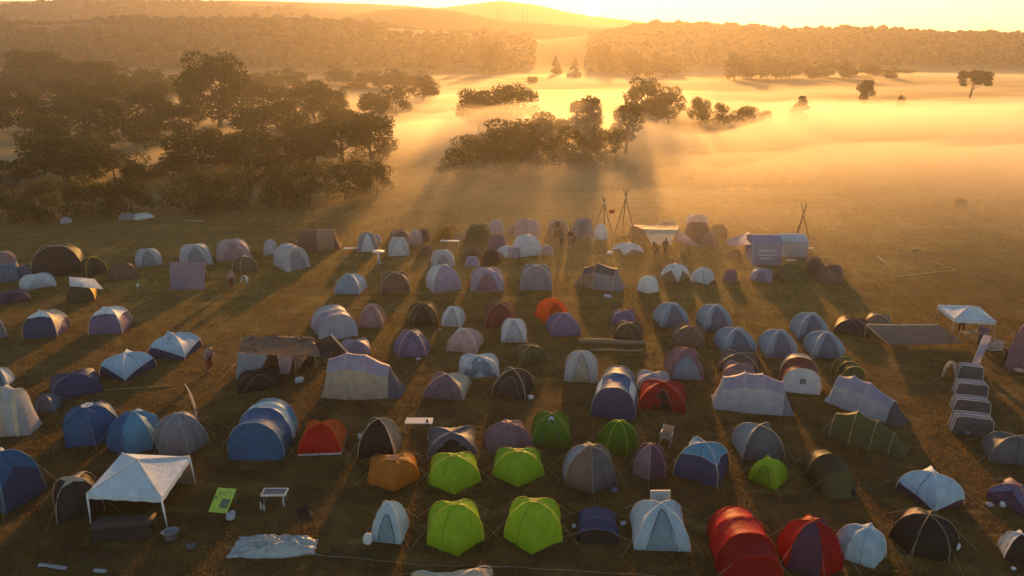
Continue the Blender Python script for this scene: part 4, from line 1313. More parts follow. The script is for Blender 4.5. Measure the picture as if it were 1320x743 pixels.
ze = solve_z(208, 642, ground(215, 680)[0].y)
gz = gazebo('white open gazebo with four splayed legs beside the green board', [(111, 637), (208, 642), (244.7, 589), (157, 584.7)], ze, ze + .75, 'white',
            wall=[(2, 'brown', .05), (3, 'dark', .05)])  # dark walls put in to make up the dark interior
tg = MB().box((-.2, -.55, .36), (2.6, 1.1, .06)).build('x', solid((.03, .022, .02), .8))
bpy.data.objects.remove(tg)
o = empty('dark_fill_table', ground(163, 690)[0], .12)  # dark table added to fill the dark space below the canopy
MB().box((0, 0, .70), (2.4, .8, .05)).build('table_top', solid((.05, .035, .028), .8), o)
for sx in (-1.1, 1.1):
    for sy in (-.33, .33):
        MB().tube([(sx, sy, 0), (sx, sy, .68)], .025, 6).build('leg', solid((.1, .1, .1), .5), o)
MB().grid([[(x, -.41, z) for x in np.linspace(-1.2, 1.2, 9)] for z in (.05, .4, .69)]).build('cloth_front', fabric(C['dark'], .05), o)
tag(o, 'dark covered table added as the dark interior under the white gazebo', 'table')
ze2 = solve_z(1284.5, 415, ground(1283, 449)[0].y)
gazebo('white gazebo standing above the slack dark tarpaulin', [(1209, 394), (1231, 411.5), (1284.5, 415), (1264, 397)], ze2, ze2 + .55, 'white', leg_c='tan')


def marquee(label, a, b, depth, eave, ridge, wall_c, roof_c, text=False):
    A, B = ground(*a)[0], ground(*b)[0]
    d = (B - A); w = d.length; d.normalize()
    nrm = Vector((-d.y, d.x, 0))
    o = empty('marquee', (A + B) / 2, math.atan2(d.y, d.x))
    h = w / 2
    for nm, p in (('front_wall', [(-h, 0, 0), (h, 0, 0), (h, 0, eave), (-h, 0, eave)]), ('back_wall', [(-h, depth, 0), (h, depth, 0), (h, depth, eave), (-h, depth, eave)]),
                  ('side_wall', [(-h, 0, 0), (-h, depth, 0), (-h, depth, eave), (-h, 0, eave)]), ('side_wall', [(h, 0, 0), (h, depth, 0), (h, depth, eave), (h, 0, eave)])):
        MB().grid(sheet([Vector(q) for q in p], 8, 0, len(label), .02)).build(nm, fabric(C[wall_c], .35), o)
    mb = MB()
    e = .08
    for y0, y1 in ((-e, depth * .45), (depth + e, depth * .55)):
        mb.grid([[(x, y0 + (y1 - y0) * f, eave + .02 + (ridge - eave) * f) for x in np.linspace(-h - e, h + e, 7)] for f in (0, .5, 1)])
    mb.grid([[(x, y, ridge + .02) for x in np.linspace(-h - e, h + e, 7)] for y in (depth * .45, depth * .55)])
    for sx in (-1, 1):
        mb.add([(sx * (h + e), -e, eave + .02), (sx * (h + e), depth + e, eave + .02), (sx * (h + e), depth * .55, ridge + .02), (sx * (h + e), depth * .45, ridge + .02)], [(0, 1, 2, 3)])
    mb.build('roof', fabric(C[roof_c], .35), o)
    for sx in (-1, 1):
        MB().tube([(sx * (h + .02), -.03, 0), (sx * (h + .02), -.03, eave)], .03, 6).build('post', solid((.6, .58, .6), .5), o)
    if text:
        # rows of pale lettering, too small in the photograph to spell
        for z, hh, x0, x1, n in [(1.42, .20, -.55 * h, .62 * h, 9), (1.0, .12, -.6 * h, .66 * h, 13), (.68, .14, -.45 * h, .5 * h, 10)]:
            mb = MB()
            mb.box(((x0 + x1) / 2, -.027, z - hh * .5), (x1 - x0, .008, .03))
            for i in range(n):
                x = x0 + (x1 - x0) * i / n; ww = (x1 - x0) / n * .62
                k = (i * 7 + n) % 4
                mb.box((x, -.035, z), (.05, .012, hh))
                if k != 0: mb.box((x + ww, -.035, z), (.05, .012, hh))
                if k != 1: mb.box((x + ww / 2, -.037, z + hh / 2 - .02), (ww, .012, .045))
                if k != 2: mb.box((x + ww / 2, -.037, z - hh / 2 + .02), (ww, .012, .045))
            mb.build('lettering', solid((.72, .68, .74), .7), o)
    return tag(o, label, 'marquee')


marquee('lilac box marquee with rows of pale lettering on its wall', (968.5, 342), (1006, 343), 3.0, 2.05, 2.5, 'lilac', 'lilac', True)
marquee('plain white grey box marquee below the lone pole tripod', (1008, 332), (1039, 332), 2.6, 1.55, 1.95, 'lgrey', 'pale')
tarp('canopy', 'lilac sheet slanting from the lettered marquee to the ground', [(934, 311, .5), (966, 299, 2.0), (970, 315, 1.9), (940, 318, .15)], 'lilac', 'canopy', .06, poles=(1,))
tarp('canopy', 'glowing cream sheet hung between poles in the back row', [(829, 296, 1.9), (873, 297, 1.9), (865, 315, .75), (840, 316, .75)], 'cream', 'canopy', -.05, poles=(0, 1), transl=.62)
tarp('canopy', 'pinkish grey flat roof sheet right behind the glowing cream sheet', [(815, 290, 1.9), (876, 291, 1.9), (873, 296.5, 1.93), (829, 295.5, 1.93)], 'rose', 'canopy', .05, poles=(0, 1))
tarp('canopy', 'grey triangular sheet sloping down beside the glowing cream sheet', [(872, 297, 1.75), (879, 299, 1.6), (905, 320, .02), (872, 311, .5)], 'lilac', 'canopy', .04, poles=(0,))
tp_ = tarp('tarpaulin', 'slack dark tarpaulin stretched low in front of the far white gazebo', [(1117, 419, 1.25), (1210, 419, 1.35), (1243, 443, .15), (1147, 445, .08)], 'dgrey', 'tarp', .10, poles=(0, 1), folds=.09, transl=.12)
tb_ = Vector(tp_.location)
for nm, c0, c1, rr_ in (('edge_roll', (1117, 418.6, 1.27), (1210, 418.6, 1.37), .05), ('side_seam', (1117, 419, 1.26), (1147, 445, .09), .03)):
    a_, b_ = at(*c0) - tb_, at(*c1) - tb_
    MB().tube([a_, (a_ + b_) / 2 - Vector((0, 0, .05)), b_], rr_, 6).build(nm, fabric(C['cream'], .3), tp_)
o = tarp('windbreak', 'square grey violet windbreak screen in front of the light grey dome', [(219, 338, 1.75), (264, 338, 1.75), (264, 373.5, .02), (219, 373.5, .02)], 'plumgrey', 'windbreak', 0, poles=(0, 1), transl=.15)
P = [at(219, 338, 1.75), at(264, 338, 1.75), at(264, 328, 1.75) + Vector((0, 1.2, 0)), at(219, 328, 1.75) + Vector((0, 1.2, 0))]
# big brown shelter of several sheets
base = ground(370, 500)[0]
sh = empty('tarpaulin_shelter', base)


def part_sheet(name, corners, color, seed, folds=.09, sag=.12, n=12, transl=.15):
    W = [at(*c) - base for c in corners]
    return MB().grid(sheet(W, n, sag, seed, folds)).build(name, fabric(C[color], transl), sh)


part_sheet('roof_sheet', [(314, 433, 2.15), (404, 436, 2.25), (414, 460, 1.75), (306, 455, 1.62)], 'brown', 3, .30, -.42, 18)
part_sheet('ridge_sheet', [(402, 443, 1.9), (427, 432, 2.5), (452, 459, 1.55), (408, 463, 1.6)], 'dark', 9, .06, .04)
part_sheet('hanging_sheet', [(307, 455, 1.6), (347, 455, 1.62), (338, 474, .7), (304, 489, .02)], 'grey', 5)
part_sheet('hanging_sheet', [(357, 456, 1.6), (379, 457, 1.6), (373, 482, .3), (361, 482, .3)], 'rose', 7)
part_sheet('hanging_sheet', [(379, 458, 1.6), (397, 460, 1.6), (384, 476, .7), (379, 475, .7)], 'brown', 8)
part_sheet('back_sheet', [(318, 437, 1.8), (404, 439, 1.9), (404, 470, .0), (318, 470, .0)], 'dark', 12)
for c in [(311, 436, 2.0), (404, 438, 2.1), (427, 432, 2.5), (452, 459, 1.55), (306, 455, 1.65), (379, 458, 1.62)]:
    q = at(*c) - base
    MB().tube([(q.x, q.y, 0), q], .03, 6).build('pole', solid(C['tan'], .6), sh)
q0, q1 = at(427, 432, 2.52) - base, at(452, 459, 1.57) - base
MB().tube([q0, (q0 + q1) / 2 - Vector((0, 0, .02)), q1], .05, 6).build('edge_roll', fabric(C['cream'], .3), sh)
tag(sh, 'big sagging brown tarpaulin shelter with hanging sheets and a dark interior', 'shelter')
D((307, 474, 366, 508), 'black low dome added as the dark interior of the brown tarpaulin shelter', 'black', base='long', point=-.05, pole='black', zipper=False, lines=False)  # black dome stands in for the shelter's shaded interior


# ------------------------------------------------------------------ wooden tripods, logs
WOOD = solid((.13, .085, .05), .85, name='wood')
PALE = solid((.62, .60, .56), .6)
for lab, (px, py), h, w, tops in [
    ('wooden pole tripod left of the hanging pennant', (777, 303), 3.4, 1.25, .8),
    ('taller wooden pole tripod right of the hanging pennant', (804, 306), 4.2, 1.3, 1.2),
    ('lone wooden pole tripod behind the plain white marquee', (1031, 312), 2.9, .95, 1.1)]:
    p, s = ground(px, py)
    o = empty('tripod', p, random.uniform(-.2, .2))
    for a in (R(200), R(330), R(85)):
        b = Vector((math.cos(a) * w, math.sin(a) * w, 0)); top = Vector((0, 0, h))
        MB().tube([b, top + (top - b) * (tops * random.uniform(.6, 1.1) / h)], [.06, .035], 6).build('pole', WOOD, o)
    MB().tube([(0, 0, h - .15), (0, 0, h + .12)], .11, 7).build('lashing', solid(C['sand'], .9), o)
    tag(o, lab, 'tripod', 'wooden pole tripods at the back of the camp')
p = at(788.5, 275, 3.0)
o = empty('pennant', p)
MB().grid(sheet([Vector((-.28, 0, .3)), Vector((.28, 0, .3)), Vector((.22, 0, -.3)), Vector((-.22, 0, -.2))], 4, 0, 2, .05)).build('cloth', fabric((.16, .05, .03), .3), o)
MB().tube([(-1.0, 0, .42), (-.3, 0, .32), (.3, 0, .32), (1.2, 0, .5)], .012, 4).build('cord', solid(C['dark'], .9), o)
tag(o, 'small dark red pennant hanging between the two pole tripods', 'pennant')
LOGS = 'logs laid in the middle of the camp'
for lab, a, b, r in [('long pale log lying above its shorter neighbour', (746, 443), (832, 445.5), .19), ('shorter thin log in front of the long pale log', (762, 453.5), (828, 454), .10)]:
    A, B = ground(*a)[0], ground(*b)[0]
    o = MB().tube([A + Vector((0, 0, r * .9)), A * .66 + B * .34 + Vector((0, .05, r)), A * .33 + B * .67 + Vector((0, -.04, r * .92)), B + Vector((0, 0, r * .9))], [r, r * 1.05, r * .95, r * .9], 10).build('log', solid((.30, .20, .11), .85))
    tag(o, lab, 'log', LOGS)
A, B = ground(793, 309)[0], ground(828, 306)[0]
o = MB().tube([A + Vector((0, 0, .16)), (A + B) / 2 + Vector((0, 0, .2)), B + Vector((0, 0, .17))], [.17, .18, .15], 9).build('log', WOOD)
tag(o, 'dark bench log under the pole tripods', 'log')


# ------------------------------------------------------------------ tables, boards, chairs
def table(px, py, w, d, h, mat, label, rz=0.0, rim=None, cat='table'):
    p, s = ground(px, py)
    o = empty('camp_table', p, rz)
    MB().box((0, 0, h), (w, d, .045)).build('table_top', mat, o, False)
    if rim:
        mb = MB()
        for sx, sy, bx, by in ((0, -d / 2, w + .06, .05), (0, d / 2, w + .06, .05), (-w / 2, 0, .05, d - .06), (w / 2, 0, .05, d - .06)):
            mb.box((sx, sy, h + .012), (bx, by, .075))
        mb.build('rim', rim, o, False)
    for sx in (-1, 1):
        for sy in (-1, 1):
            MB().tube([(sx * (w / 2 - .06), sy * (d / 2 - .06), 0), (sx * (w / 2 - .08), sy * (d / 2 - .08), h - .02)], .018, 6).build('leg', solid((.3, .3, .3), .4), o)
    return tag(o, label, cat)


table(541, 556, 1.45, .62, .62, PALE, 'white flat folding table above the amber tent', 0)
tp = at(551, 543, .66)
o = MB().box(tp + Vector((0, 0, .02)), (.16, .12, .05)).tube([tp, tp + Vector((0, 0, .12))], [.05, .035], 8).build('mug', solid((.05, .04, .04), .5))
tag(o, 'small dark mug standing on the white folding table', 'mug')
table(356, 650, 1.05, .5, .62, solid((.10, .10, .11), .4), 'grey topped camp table with a pale rim left of the dark chair', 0, PALE)
table(452, 325, 1.3, .5, .38, PALE, 'low white bench table left of the tall white table', .1)
table(580, 318.5, 1.9, .5, .62, PALE, 'long white table beside the orange brown dome', -.05)
table(1019, 341, .9, .4, .4, PALE, 'little white bench in front of the white box marquee', 0)
table(1043, 325, .8, .35, .4, PALE, 'little white bench right of the white box marquee', .3)
table(1178.5, 335, .78, .45, .92, solid((.09, .055, .03), .8), 'tall dark brown camp table alone on the open meadow', .2)
table(1249, 441, 1.5, .6, .72, solid((.22, .16, .11), .7), 'brown serving table under the far white gazebo', .2)
o = empty('bar_table', ground(488.5, 340)[0])
MB().tube([(0, 0, 1.13), (0, 0, 1.18)], .56, 18).build('table_top', PALE, o)
MB().tube([(0, 0, .04), (0, 0, 1.13)], [.12, .07], 8).build('column', PALE, o)
MB().tube([(0, 0, 0), (0, 0, .04)], [.3, .26], 14).build('foot', solid((.3, .3, .3), .5), o)
tag(o, 'tall round white bar table with a thick column', 'table')

p, s = ground(281, 664)
o = empty('notice_board', p, -.12)
tl = R(52)
u = Vector((0, math.cos(tl), math.sin(tl)))


def bp(x, f, off=0.0):
    return Vector((x + .22 * f, 0, .12)) + u * f + Vector((0, -math.sin(tl), math.cos(tl))) * off


MB().add([bp(-.43, 0, .02), bp(.43, 0, .02), bp(.43, 1.06, .02), bp(-.43, 1.06, .02), bp(-.43, 0, -.02), bp(.43, 0, -.02), bp(.43, 1.06, -.02), bp(-.43, 1.06, -.02)],
         [(0, 1, 2, 3), (7, 6, 5, 4), (0, 4, 5, 1), (1, 5, 6, 2), (2, 6, 7, 3), (3, 7, 4, 0)]).build('board', solid((.42, .58, .06), .5), o, False)
mb = MB()
for x0, x1, f0, f1 in [(-.03, .36, .20, .60), (-.38, -.28, .58, .68)]:
    mb.add([bp(x0, f0, .026), bp(x1, f0, .026), bp(x1, f1, .026), bp(x0, f1, .026)], [(0, 1, 2, 3)])
for i, (x0, x1) in enumerate([(-.3, .3), (-.3, .12)]):
    f0 = .86 - i * .1
    mb.add([bp(x0, f0, .026), bp(x1, f0, .026), bp(x1, f0 + .03, .026), bp(x0, f0 + .03, .026)], [(0, 1, 2, 3)])
mb.build('print', solid((.13, .16, .10), .6), o, False)
for x in (-.36, .36):
    MB().tube([Vector((x + .18, .75, 0)), bp(x, .9, -.03)], .018, 6).build('leg', solid((.25, .25, .25), .5), o)
tag(o, 'yellow green notice board with dark print leaning beside the white gazebo', 'board')

p, s = ground(849, 668)
o = empty('display_board', p, 0)
MB().box((0, 0, 1.0), (.80, .03, .72), tilt=R(-12)).build('panel', solid((.40, .45, .50), .3), o, False)
mb = MB()
for sx, sz, w, h in ((0, .36, .86, .04), (0, -.36, .86, .04), (-.41, 0, .04, .70), (.41, 0, .04, .70)):
    m = Matrix.Translation((0, 0, 1.0)) @ Matrix.Rotation(R(-12), 4, 'X')
    mb.add([m @ Vector((sx + a * w / 2, b * .025, sz + c * h / 2)) for c in (-1, 1) for b in (-1, 1) for a in (-1, 1)], [(0, 2, 3, 1), (4, 5, 7, 6), (0, 1, 5, 4), (2, 6, 7, 3), (0, 4, 6, 2), (1, 3, 7, 5)])
mb.build('rim', PALE, o, False)
for sx in (-.3, .3):
    MB().tube([(sx, .25, 0), (sx, .02, .8)], .02, 6).build('leg', solid((.3, .3, .3), .5), o)
tag(o, 'pale square board on legs right behind the blue white pointed tent', 'board')


def chair(px, py, label, seat, frame, rz):
    p, s = ground(px, py)
    o = empty('camp_chair', p, rz)
    MB().grid(sheet([Vector((-.25, -.25, .42)), Vector((.25, -.25, .42)), Vector((.23, .2, .38)), Vector((-.23, .2, .38))], 5, .05, 2, .01)).build('seat', fabric(C[seat], .1), o)
    MB().grid(sheet([Vector((-.23, .2, .40)), Vector((.23, .2, .40)), Vector((.25, .36, .92)), Vector((-.25, .36, .92))], 5, .0, 3, .02)).build('backrest', fabric(C[seat], .1), o)
    for sx in (-1, 1):
        MB().tube([(sx * .27, -.26, 0), (sx * .27, .2, .45), (sx * .27, .37, .94)], .016, 6).build('leg', solid(C[frame], .4), o)
        MB().tube([(sx * .27, .26, 0), (sx * .27, -.26, .44)], .016, 6).build('leg', solid(C[frame], .4), o)
        MB().tube([(sx * .28, -.27, .60), (sx * .28, .25, .62)], .022, 6).build('armrest', solid(C[frame], .4), o)
    return tag(o, label, 'chair')


chair(396, 681, 'black folding camp chair right of the grey rimmed table', 'black', 'black', .7)
chair(858, 572, 'pale framed folding chair in front of the red pointed tent', 'tan', 'pale', -.5)

# ------------------------------------------------------------------ crumpled plastic sheet
p0 = ground(354, 706)[0]
G = []
n, m = 44, 84
for i in range(n + 1):
    row = []
    for j in range(m + 1):
        u_, v_ = j / m * 2 - 1, i / n * 2 - 1
        out_ = 1 - .12 * noise.noise(Vector((u_ * 2, v_ * 2, 4)))
        x = u_ * 1.72 * out_; y = v_ * .68 * out_ * (1 - .45 * max(0, u_ - .3))
        r = max(abs(u_), abs(v_))
        env = max(0, 1 - r ** 3.5)
        fold = abs(noise.noise(Vector((x * 1.6 + y * 1.2, y * 3.6, 1)))) * .5 + abs(noise.noise(Vector((x * 4.5, y * 6 - x * 2, 7)))) * .28
        fold = 1 - min(1, abs(noise.noise(Vector((x * 1.3 + y * 1.5, y * 3.0 - x * .6, 1)))) * 3.2)
        fold2 = 1 - min(1, abs(noise.noise(Vector((x * 2.6 - y * 2, y * 4.2 + x, 7)))) * 3.0)
        row.append((x, y, .015 + env * (.13 + .08 * math.sin(u_ * 2.2 + .6) + fold * .15 + fold2 * .12)))
    G.append(row)
o = MB().grid(G).build('plastic_sheet', fabric((.55, .58, .58), .25, .3))
o.location = p0
tag(o, 'crumpled silvery white plastic sheet lying on the dark grass', 'sheet')

# ------------------------------------------------------------------ flags, banners, poles
o = empty('feather_flag', ground(254, 549)[0], .1)
MB().tube([(0, 0, 0), (0, 0, 1.3), (-.10, 0, 2.1), (-.30, 0, 2.55)], [.025, .02, .016, .012], 6).build('pole', PALE, o)
G = [[(-.30 * (f ** 2.2) + w * .15 * math.sin(math.pi * min(1, .10 + f * .80)), .03 * math.sin(f * 9), .35 + f * 2.15) for w in (0, .33, .66, 1)] for f in [i / 10 for i in range(11)]]
MB().grid(G).build('flag_cloth', fabric(C['sand'], .4), o)
tag(o, 'narrow pale feather flag beside the grey pointed tent', 'flag')
o = empty('banner', ground(1251, 474)[0], -.25)
a, b = Vector((0, 0, 0)), Vector((.55, .5, 2.1))
MB().tube([a, b], .03, 6).build('pole', PALE, o)
MB().grid(sheet([a + Vector((.03, 0, .25)), a + Vector((.45, .0, .28)), b + Vector((.42, 0, -.05)), b + Vector((.03, 0, 0))], 6, 0, 4, .04)).build('cloth', fabric(C['lilac'], .3), o)
tag(o, 'long lilac banner on a leaning pole in front of the far white gazebo', 'banner')
o = empty('crate', ground(1280, 451)[0], .1)
mb = MB()
for z in (.12, .34, .56):
    for sx, sy, w, d in ((0, -.28, .9, .03), (0, .28, .9, .03), (-.45, 0, .03, .5), (.45, 0, .03, .5)):
        mb.box((sx, sy, z), (w, d, .15))
mb.build('slats', solid((.50, .45, .46), .7), o, False)
mb = MB()
for sx in (-.42, .42):
    for sy in (-.25, .25): mb.box((sx, sy, .32), (.05, .03, .64))
mb.box((0, 0, .03), (.86, .5, .03)).build('frame', solid((.3, .25, .22), .8), o, False)
tag(o, 'pale slatted crate by the right leg of the far white gazebo', 'crate')


def bucket(px, py, label, color, r=.26, h=.4, cat='bin'):
    o = empty('storage_bin', ground(px, py)[0], .3)
    MB().grid([[(r * k * math.cos(a) * 1.3, r * k * math.sin(a), z) for a in [2 * math.pi * j / 14 for j in range(14)]] for k, z in ((.01, .01), (.82, .01), (1, h), (1.06, h), (1.06, h - .05), (.95, h - .04), (.8, .06), (.01, .06))], wrap=True).build('tub', solid(color, .5), o)
    for sx in (-1, 1):
        MB().tube([(sx * r * 1.38, -.08, h - .06), (sx * r * 1.5, 0, h + .02), (sx * r * 1.38, .08, h - .06)], .014, 5).build('handle', solid(color, .5), o)
    return tag(o, label, cat)


bucket(221, 695, 'grey lilac tub at the foot of the white gazebo leg', (.30, .28, .32), .24, .42)


def rope(pts, label, color, r=.02, cat='rope', name='rope', z=.02):
    P = [ground(a, b)[0] + Vector((0, 0, z)) for a, b in pts]
    Q = []
    for a, b in zip(P[:-1], P[1:]):
        for i in range(8):
            q = a.lerp(b, i / 8)
            Q.append(q + Vector((0, noise.noise(q * .9) * .07, .015 + abs(noise.noise(q * 1.3)) * .05)))
    Q.append(P[-1])
    o = MB().tube(Q, r, 5).build(name, solid(color, .8))
    return tag(o, label, cat)


rope([(290, 707), (387, 715), (470, 722), (547, 730), (640, 731), (745, 737), (850, 744)], 'thin worn white rope along the lower edge of the camp', (.30, .25, .18), .013)
rope([(1202, 338), (1232, 349), (1192, 353), (1150, 358)], 'bent pale rope lying on the open meadow', (.55, .42, .26), .035)
rope([(1131, 331), (1138, 337), (1145, 342)], 'short bright stick like rope end on the open meadow', (.62, .5, .35), .05)
rope([(400, 377), (480, 378), (560, 379), (650, 377)], 'pale rope stretched in front of the second back row', (.40, .29, .16), .022, z=.06)
rope([(445, 399), (520, 398)], 'faint pale cord beside the brown pink pointed tent', (.40, .30, .18), .02)
rope([(133, 504), (175, 501), (222, 498)], 'yellowish pole lying on the grass behind the blue domes', (.42, .32, .15), .03, 'pole', 'lying_pole')
rope([(278, 497), (303, 470)], 'thin cord leading to the brown tarpaulin shelter', (.30, .22, .14), .02)

# ------------------------------------------------------------------ bags, bundles and bottles left on the grass
def bag(px, py, label, color, w=.4, h=.25, name='bag', seed=0, cat='bag'):
    p, s = ground(px, py)
    o = empty(name, p, seed * 1.7)
    G = []
    for i in range(8):
        f = i / 7
        row = []
        for j in range(14):
            a = 2 * math.pi * j / 14
            k = math.sin(.25 + 2.75 * f) ** .6 * (1 + .25 * noise.noise(Vector((math.cos(a) * 1.4, math.sin(a) * 1.4, f * 2 + seed * 3.1))))
            row.append((math.cos(a) * w / 2 * k, math.sin(a) * w * .36 * k, -.01 + h * (1 - math.cos(math.pi * f)) / 2))
        G.append(row)
    mb = MB().grid(G, wrap=True)
    mb.f.append(tuple(7 * 14 + j for j in range(14))); mb.mi.append(0)
    mb.build('sack', fabric(color, .1), o)
    MB().tube([(-w * .16, 0, h * .93), (0, 0, h * 1.25), (w * .16, 0, h * .93)], .012, 5).build('strap', solid((.06, .05, .05), .8), o)
    return tag(o, label, cat)


BG_ = [(475, 701, 'round white bag leaning on the small blue white tent', 'white', .42, .5), (298, 668, 'pale grey bundle on the dark grass beside the green board', 'lgrey', .6, .26),
       (247, 707, 'dark bag with white top near the gazebo tub', 'dgrey', .42, .25), (740, 680, 'small pale bag left of the low navy tent', 'pale', .22, .16),
       (803, 676, 'whitish wrapped bag right of the low navy tent', 'pale', .32, .14), (774, 660, 'tiny white bag behind the low navy tent', 'white', .22, .14),
       (792, 634, 'violet pouch at the foot of the tall dark tent', 'violet', .42, .22), (684, 514, 'white bag at the mouth of the very dark brown tent', 'white', .42, .2),
       (386, 493, 'white bag inside the brown tarpaulin shelter', 'pale', .6, .35), (1275, 653, 'grey bag left of the violet blue dome', 'lgrey', .3, .2),
       (1292, 653, 'white bag in front of the violet blue dome', 'white', .34, .26), (1306, 734, 'small white bag by the crumpled corner tent', 'white', .2, .12),
       (1156, 688, 'silver bag at the left foot of the black dome', 'lgrey', .26, .2), (1232, 708, 'pale bag at the right foot of the black dome', 'pale', .34, .3),
       (1216, 723, 'small grey bag on the ground below the black dome', 'lgrey', .24, .16), (539, 464, 'whitish bag in front of the violet dome', 'lgrey', .4, .16),
       (553, 567, 'white bag at the left foot of the dark violet grey dome', 'pale', .3, .2), (464, 566, 'slim white bag by the black pointed tent', 'white', .2, .34),
       (783, 383, 'pale bag in front of the big brown grey geodesic tent', 'pale', .7, .2), (786, 328, 'bright white bag below the pole tripods', 'white', .8, .3),
       (568, 427, 'pale brown bag by the dark olive dome', 'sand', .3, .2), (1099, 640, 'dark bag in the doorway of the olive drab tent', 'dark', .3, .35),
       (178, 370, 'white bag with brown strap right of the low brown dome', 'white', .3, .3), (28, 382, 'white bag on top of the heap by the plum tent', 'white', .4, .3),
       (1247, 560, 'grey bag in front of the near end of the grey chain', 'grey', .3, .2), (1311, 478, 'pinkish bundle at the foot of the tall violet brown tent', 'pink', .8, .3)]
for i, (a, b, lab, c_, w_, h_) in enumerate(BG_):
    bag(a, b, lab, C[c_], w_, h_, seed=i)


def bottle(px, py, label, color, h=.34):
    o = empty('bottle', ground(px, py)[0])
    MB().tube([(0, 0, 0), (0, 0, h * .62), (0, 0, h * .75), (0, 0, h * .92)], [.05, .05, .022, .02], 10).build('glass', solid(color, .2), o)
    MB().tube([(0, 0, h * .92), (0, 0, h)], .024, 8).build('cap', solid((.7, .7, .68), .5), o)
    tag(o, label, 'bottle', 'bottles on the grass')


bottle(337, 658, 'white bottle standing below the grey rimmed table, left one', (.6, .6, .58), .42)
bottle(341, 659, 'shorter white bottle touching its taller neighbour', (.5, .5, .5), .34)
bottle(366, 653, 'single pale bottle under the right end of the grey rimmed table', (.6, .58, .5), .46)
for lab, pts in [('long torn strip of white plastic in the lower left corner', [(50, 729), (66, 731), (86, 734)]), ('short strip of white plastic in the lower left corner', [(121, 736), (130, 737), (137, 738)])]:
    P = [ground(*q)[0] for q in pts]
    mb = MB().grid([[q + Vector((0, w, .03 + .05 * abs(noise.noise(q * 3 + Vector((0, w * 9, 0)))))) for w in (-.10, 0, .10)] for q in [P[0].lerp(P[1], f / 4) for f in range(5)] + [P[1].lerp(P[2], f / 4) for f in range(1, 5)]])
    tag(mb.build('plastic_strip', fabric(C['lgrey'], .2)), lab, 'plastic', 'plastic strips on the grass')

# ------------------------------------------------------------------ people
person(299, 373, 'person in reddish clothes standing before the pinkish grey tent', 'rose', 'maroon', .3, 1.75)
person(320, 373, 'person in pale clothes bending beside the one in reddish clothes', 'pale', 'tan', -.6, 1.7, bend=.75)
person(724, 317.5, 'dark clothed person walking in front of the pale arched doorway', 'brown', 'dark', .5, 1.7, walk=.4)
person(735, 318.5, 'dark clothed taller person between two back row tents', 'dark', 'brown', -.3, 1.82)
person(739, 316.5, 'person in brown jacket right of the taller dark clothed person', 'tan', 'dark', .9, 1.7)
person(846, 331, 'person in orange brown clothes bending below the cream sheet', 'amber', 'brown', -.8, 1.7, bend=.55)
person(857, 329, 'person in brown clothes standing below the cream sheet', 'brown', 'brown', .4, 1.65)
person(271, 478, 'person in patterned reddish jacket with pale cap near the pale blue flysheet tents', 'rose', 'maroon', .5, 1.85, bend=.2)
person(1263, 447, 'person in violet clothes at the counter of the far white gazebo', 'violet', 'navy', .1, 1.75)
person(1238, 430, 'person with pale top in the shade of the far white gazebo', 'sand', 'dark', -.4, 1.7)
person(1296, 467, 'person in dark clothes bending by the tall violet brown tent', 'tan', 'dark', .8, 1.65, bend=.6)

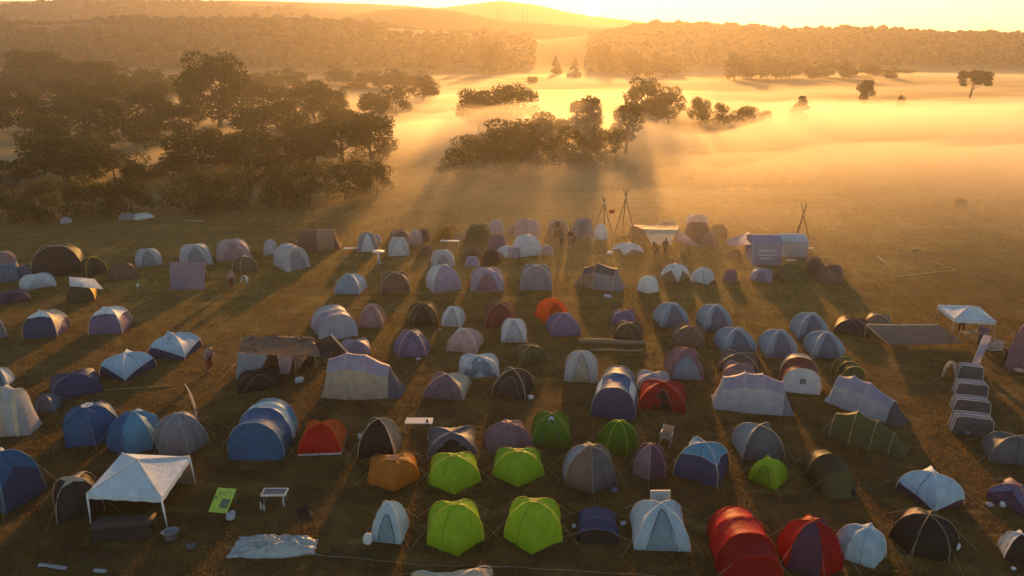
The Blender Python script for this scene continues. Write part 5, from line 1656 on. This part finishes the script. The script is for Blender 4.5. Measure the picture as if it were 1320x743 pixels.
# ------------------------------------------------------------------ far things: car, chimneys, mast, barn
D((153, 275, 176, 285), 'low grey tent touching the low white tent at the dark wood edge', 'grey', base='long', pole='pale', hlim=(.6, 1.4))
D((170, 274.5, 199, 284.5), 'low white tent pitched against the dark wood edge', 'white', base='long', point=.3, pole='white', hlim=(.6, 1.3), rot=15)
D((78, 280, 93, 289), 'tiny white tent far left of the low white tent', 'lgrey', base='long', hlim=(.6, 1.3))
rope([(238, 285), (262, 285.5)], 'bright strip lying on the grass right of the low white tent', (.6, .45, .25), .09, 'strip', 'lying_strip')
for grp, px0, n in (('left', 641.5, 4), ('right', 673, 3)):
    for i in range(n):
        y = 715.0
        px = px0 + i * 3.4
        x = (px - 660) / FPX * y * CP
        z0 = terrain_z(x, y) - 1; z1 = elev(11 + (i % 2) * 1.5, y)
        o = empty('chimney', (x, y, z0))
        MB().tube([(0, 0, 0), (0, 0, z1 - z0)], [.42, .26], 10).build('shaft', solid((.22, .18, .16), .8), o)
        MB().tube([(0, 0, z1 - z0), (0, 0, z1 - z0 + .35)], [.33, .33], 10).build('rim', solid((.3, .1, .08), .8), o)
        tag(o, 'thin far chimney on the ridge, one of the four standing closer to the smooth hill' if n == 4 else 'thin far chimney on the ridge, one of the three standing closer to the sun', 'chimney', 'far chimneys on the ridge, %s' % ('group of four' if n == 4 else 'group of three'))
for px, v in ((1266, 28), (1272, 30)):
    y = 602.0
    x = (px - 660) / FPX * y * CP
    z0 = terrain_z(x, y) - 1; z1 = elev(v, y)
    o = empty('mast', (x, y, z0))
    MB().tube([(0, 0, 0), (0, 0, z1 - z0)], [.22, .12], 6).build('shaft', solid((.12, .1, .09), .8), o)
    MB().box((0, 0, (z1 - z0) * .93), (1.1, .1, .1)).build('crossbar', solid((.12, .1, .09), .8), o)
    tag(o, 'thin far mast on the wooded ridge, the %s of two' % ('taller' if v == 28 else 'shorter'), 'mast')
p, s = ground(740, 100)
o = empty('barn', p, .05)
w, d, h, rh = 6.5, 8, 2.0, 3.9
MB().box((0, 0, h / 2), (w, d, h)).build('wall', solid((.28, .2, .14), .8), o, False)
MB().add([(-w / 2 - .4, -d / 2 - .3, h), (0, -d / 2 - .3, rh), (0, d / 2 + .3, rh), (-w / 2 - .4, d / 2 + .3, h), (w / 2 + .4, -d / 2 - .3, h), (w / 2 + .4, d / 2 + .3, h)],
         [(0, 1, 2, 3), (1, 4, 5, 2), (0, 4, 1), (3, 2, 5)]).build('roof', solid((.2, .1, .07), .7), o, False)
MB().box((0, -d / 2 - .03, .95), (1.9, .06, 1.9)).build('door', solid((.1, .07, .05), .8), o, False)
tag(o, 'far gabled barn between the slim pointed trees below the sun', 'barn')
bpy.context.view_layer.update()
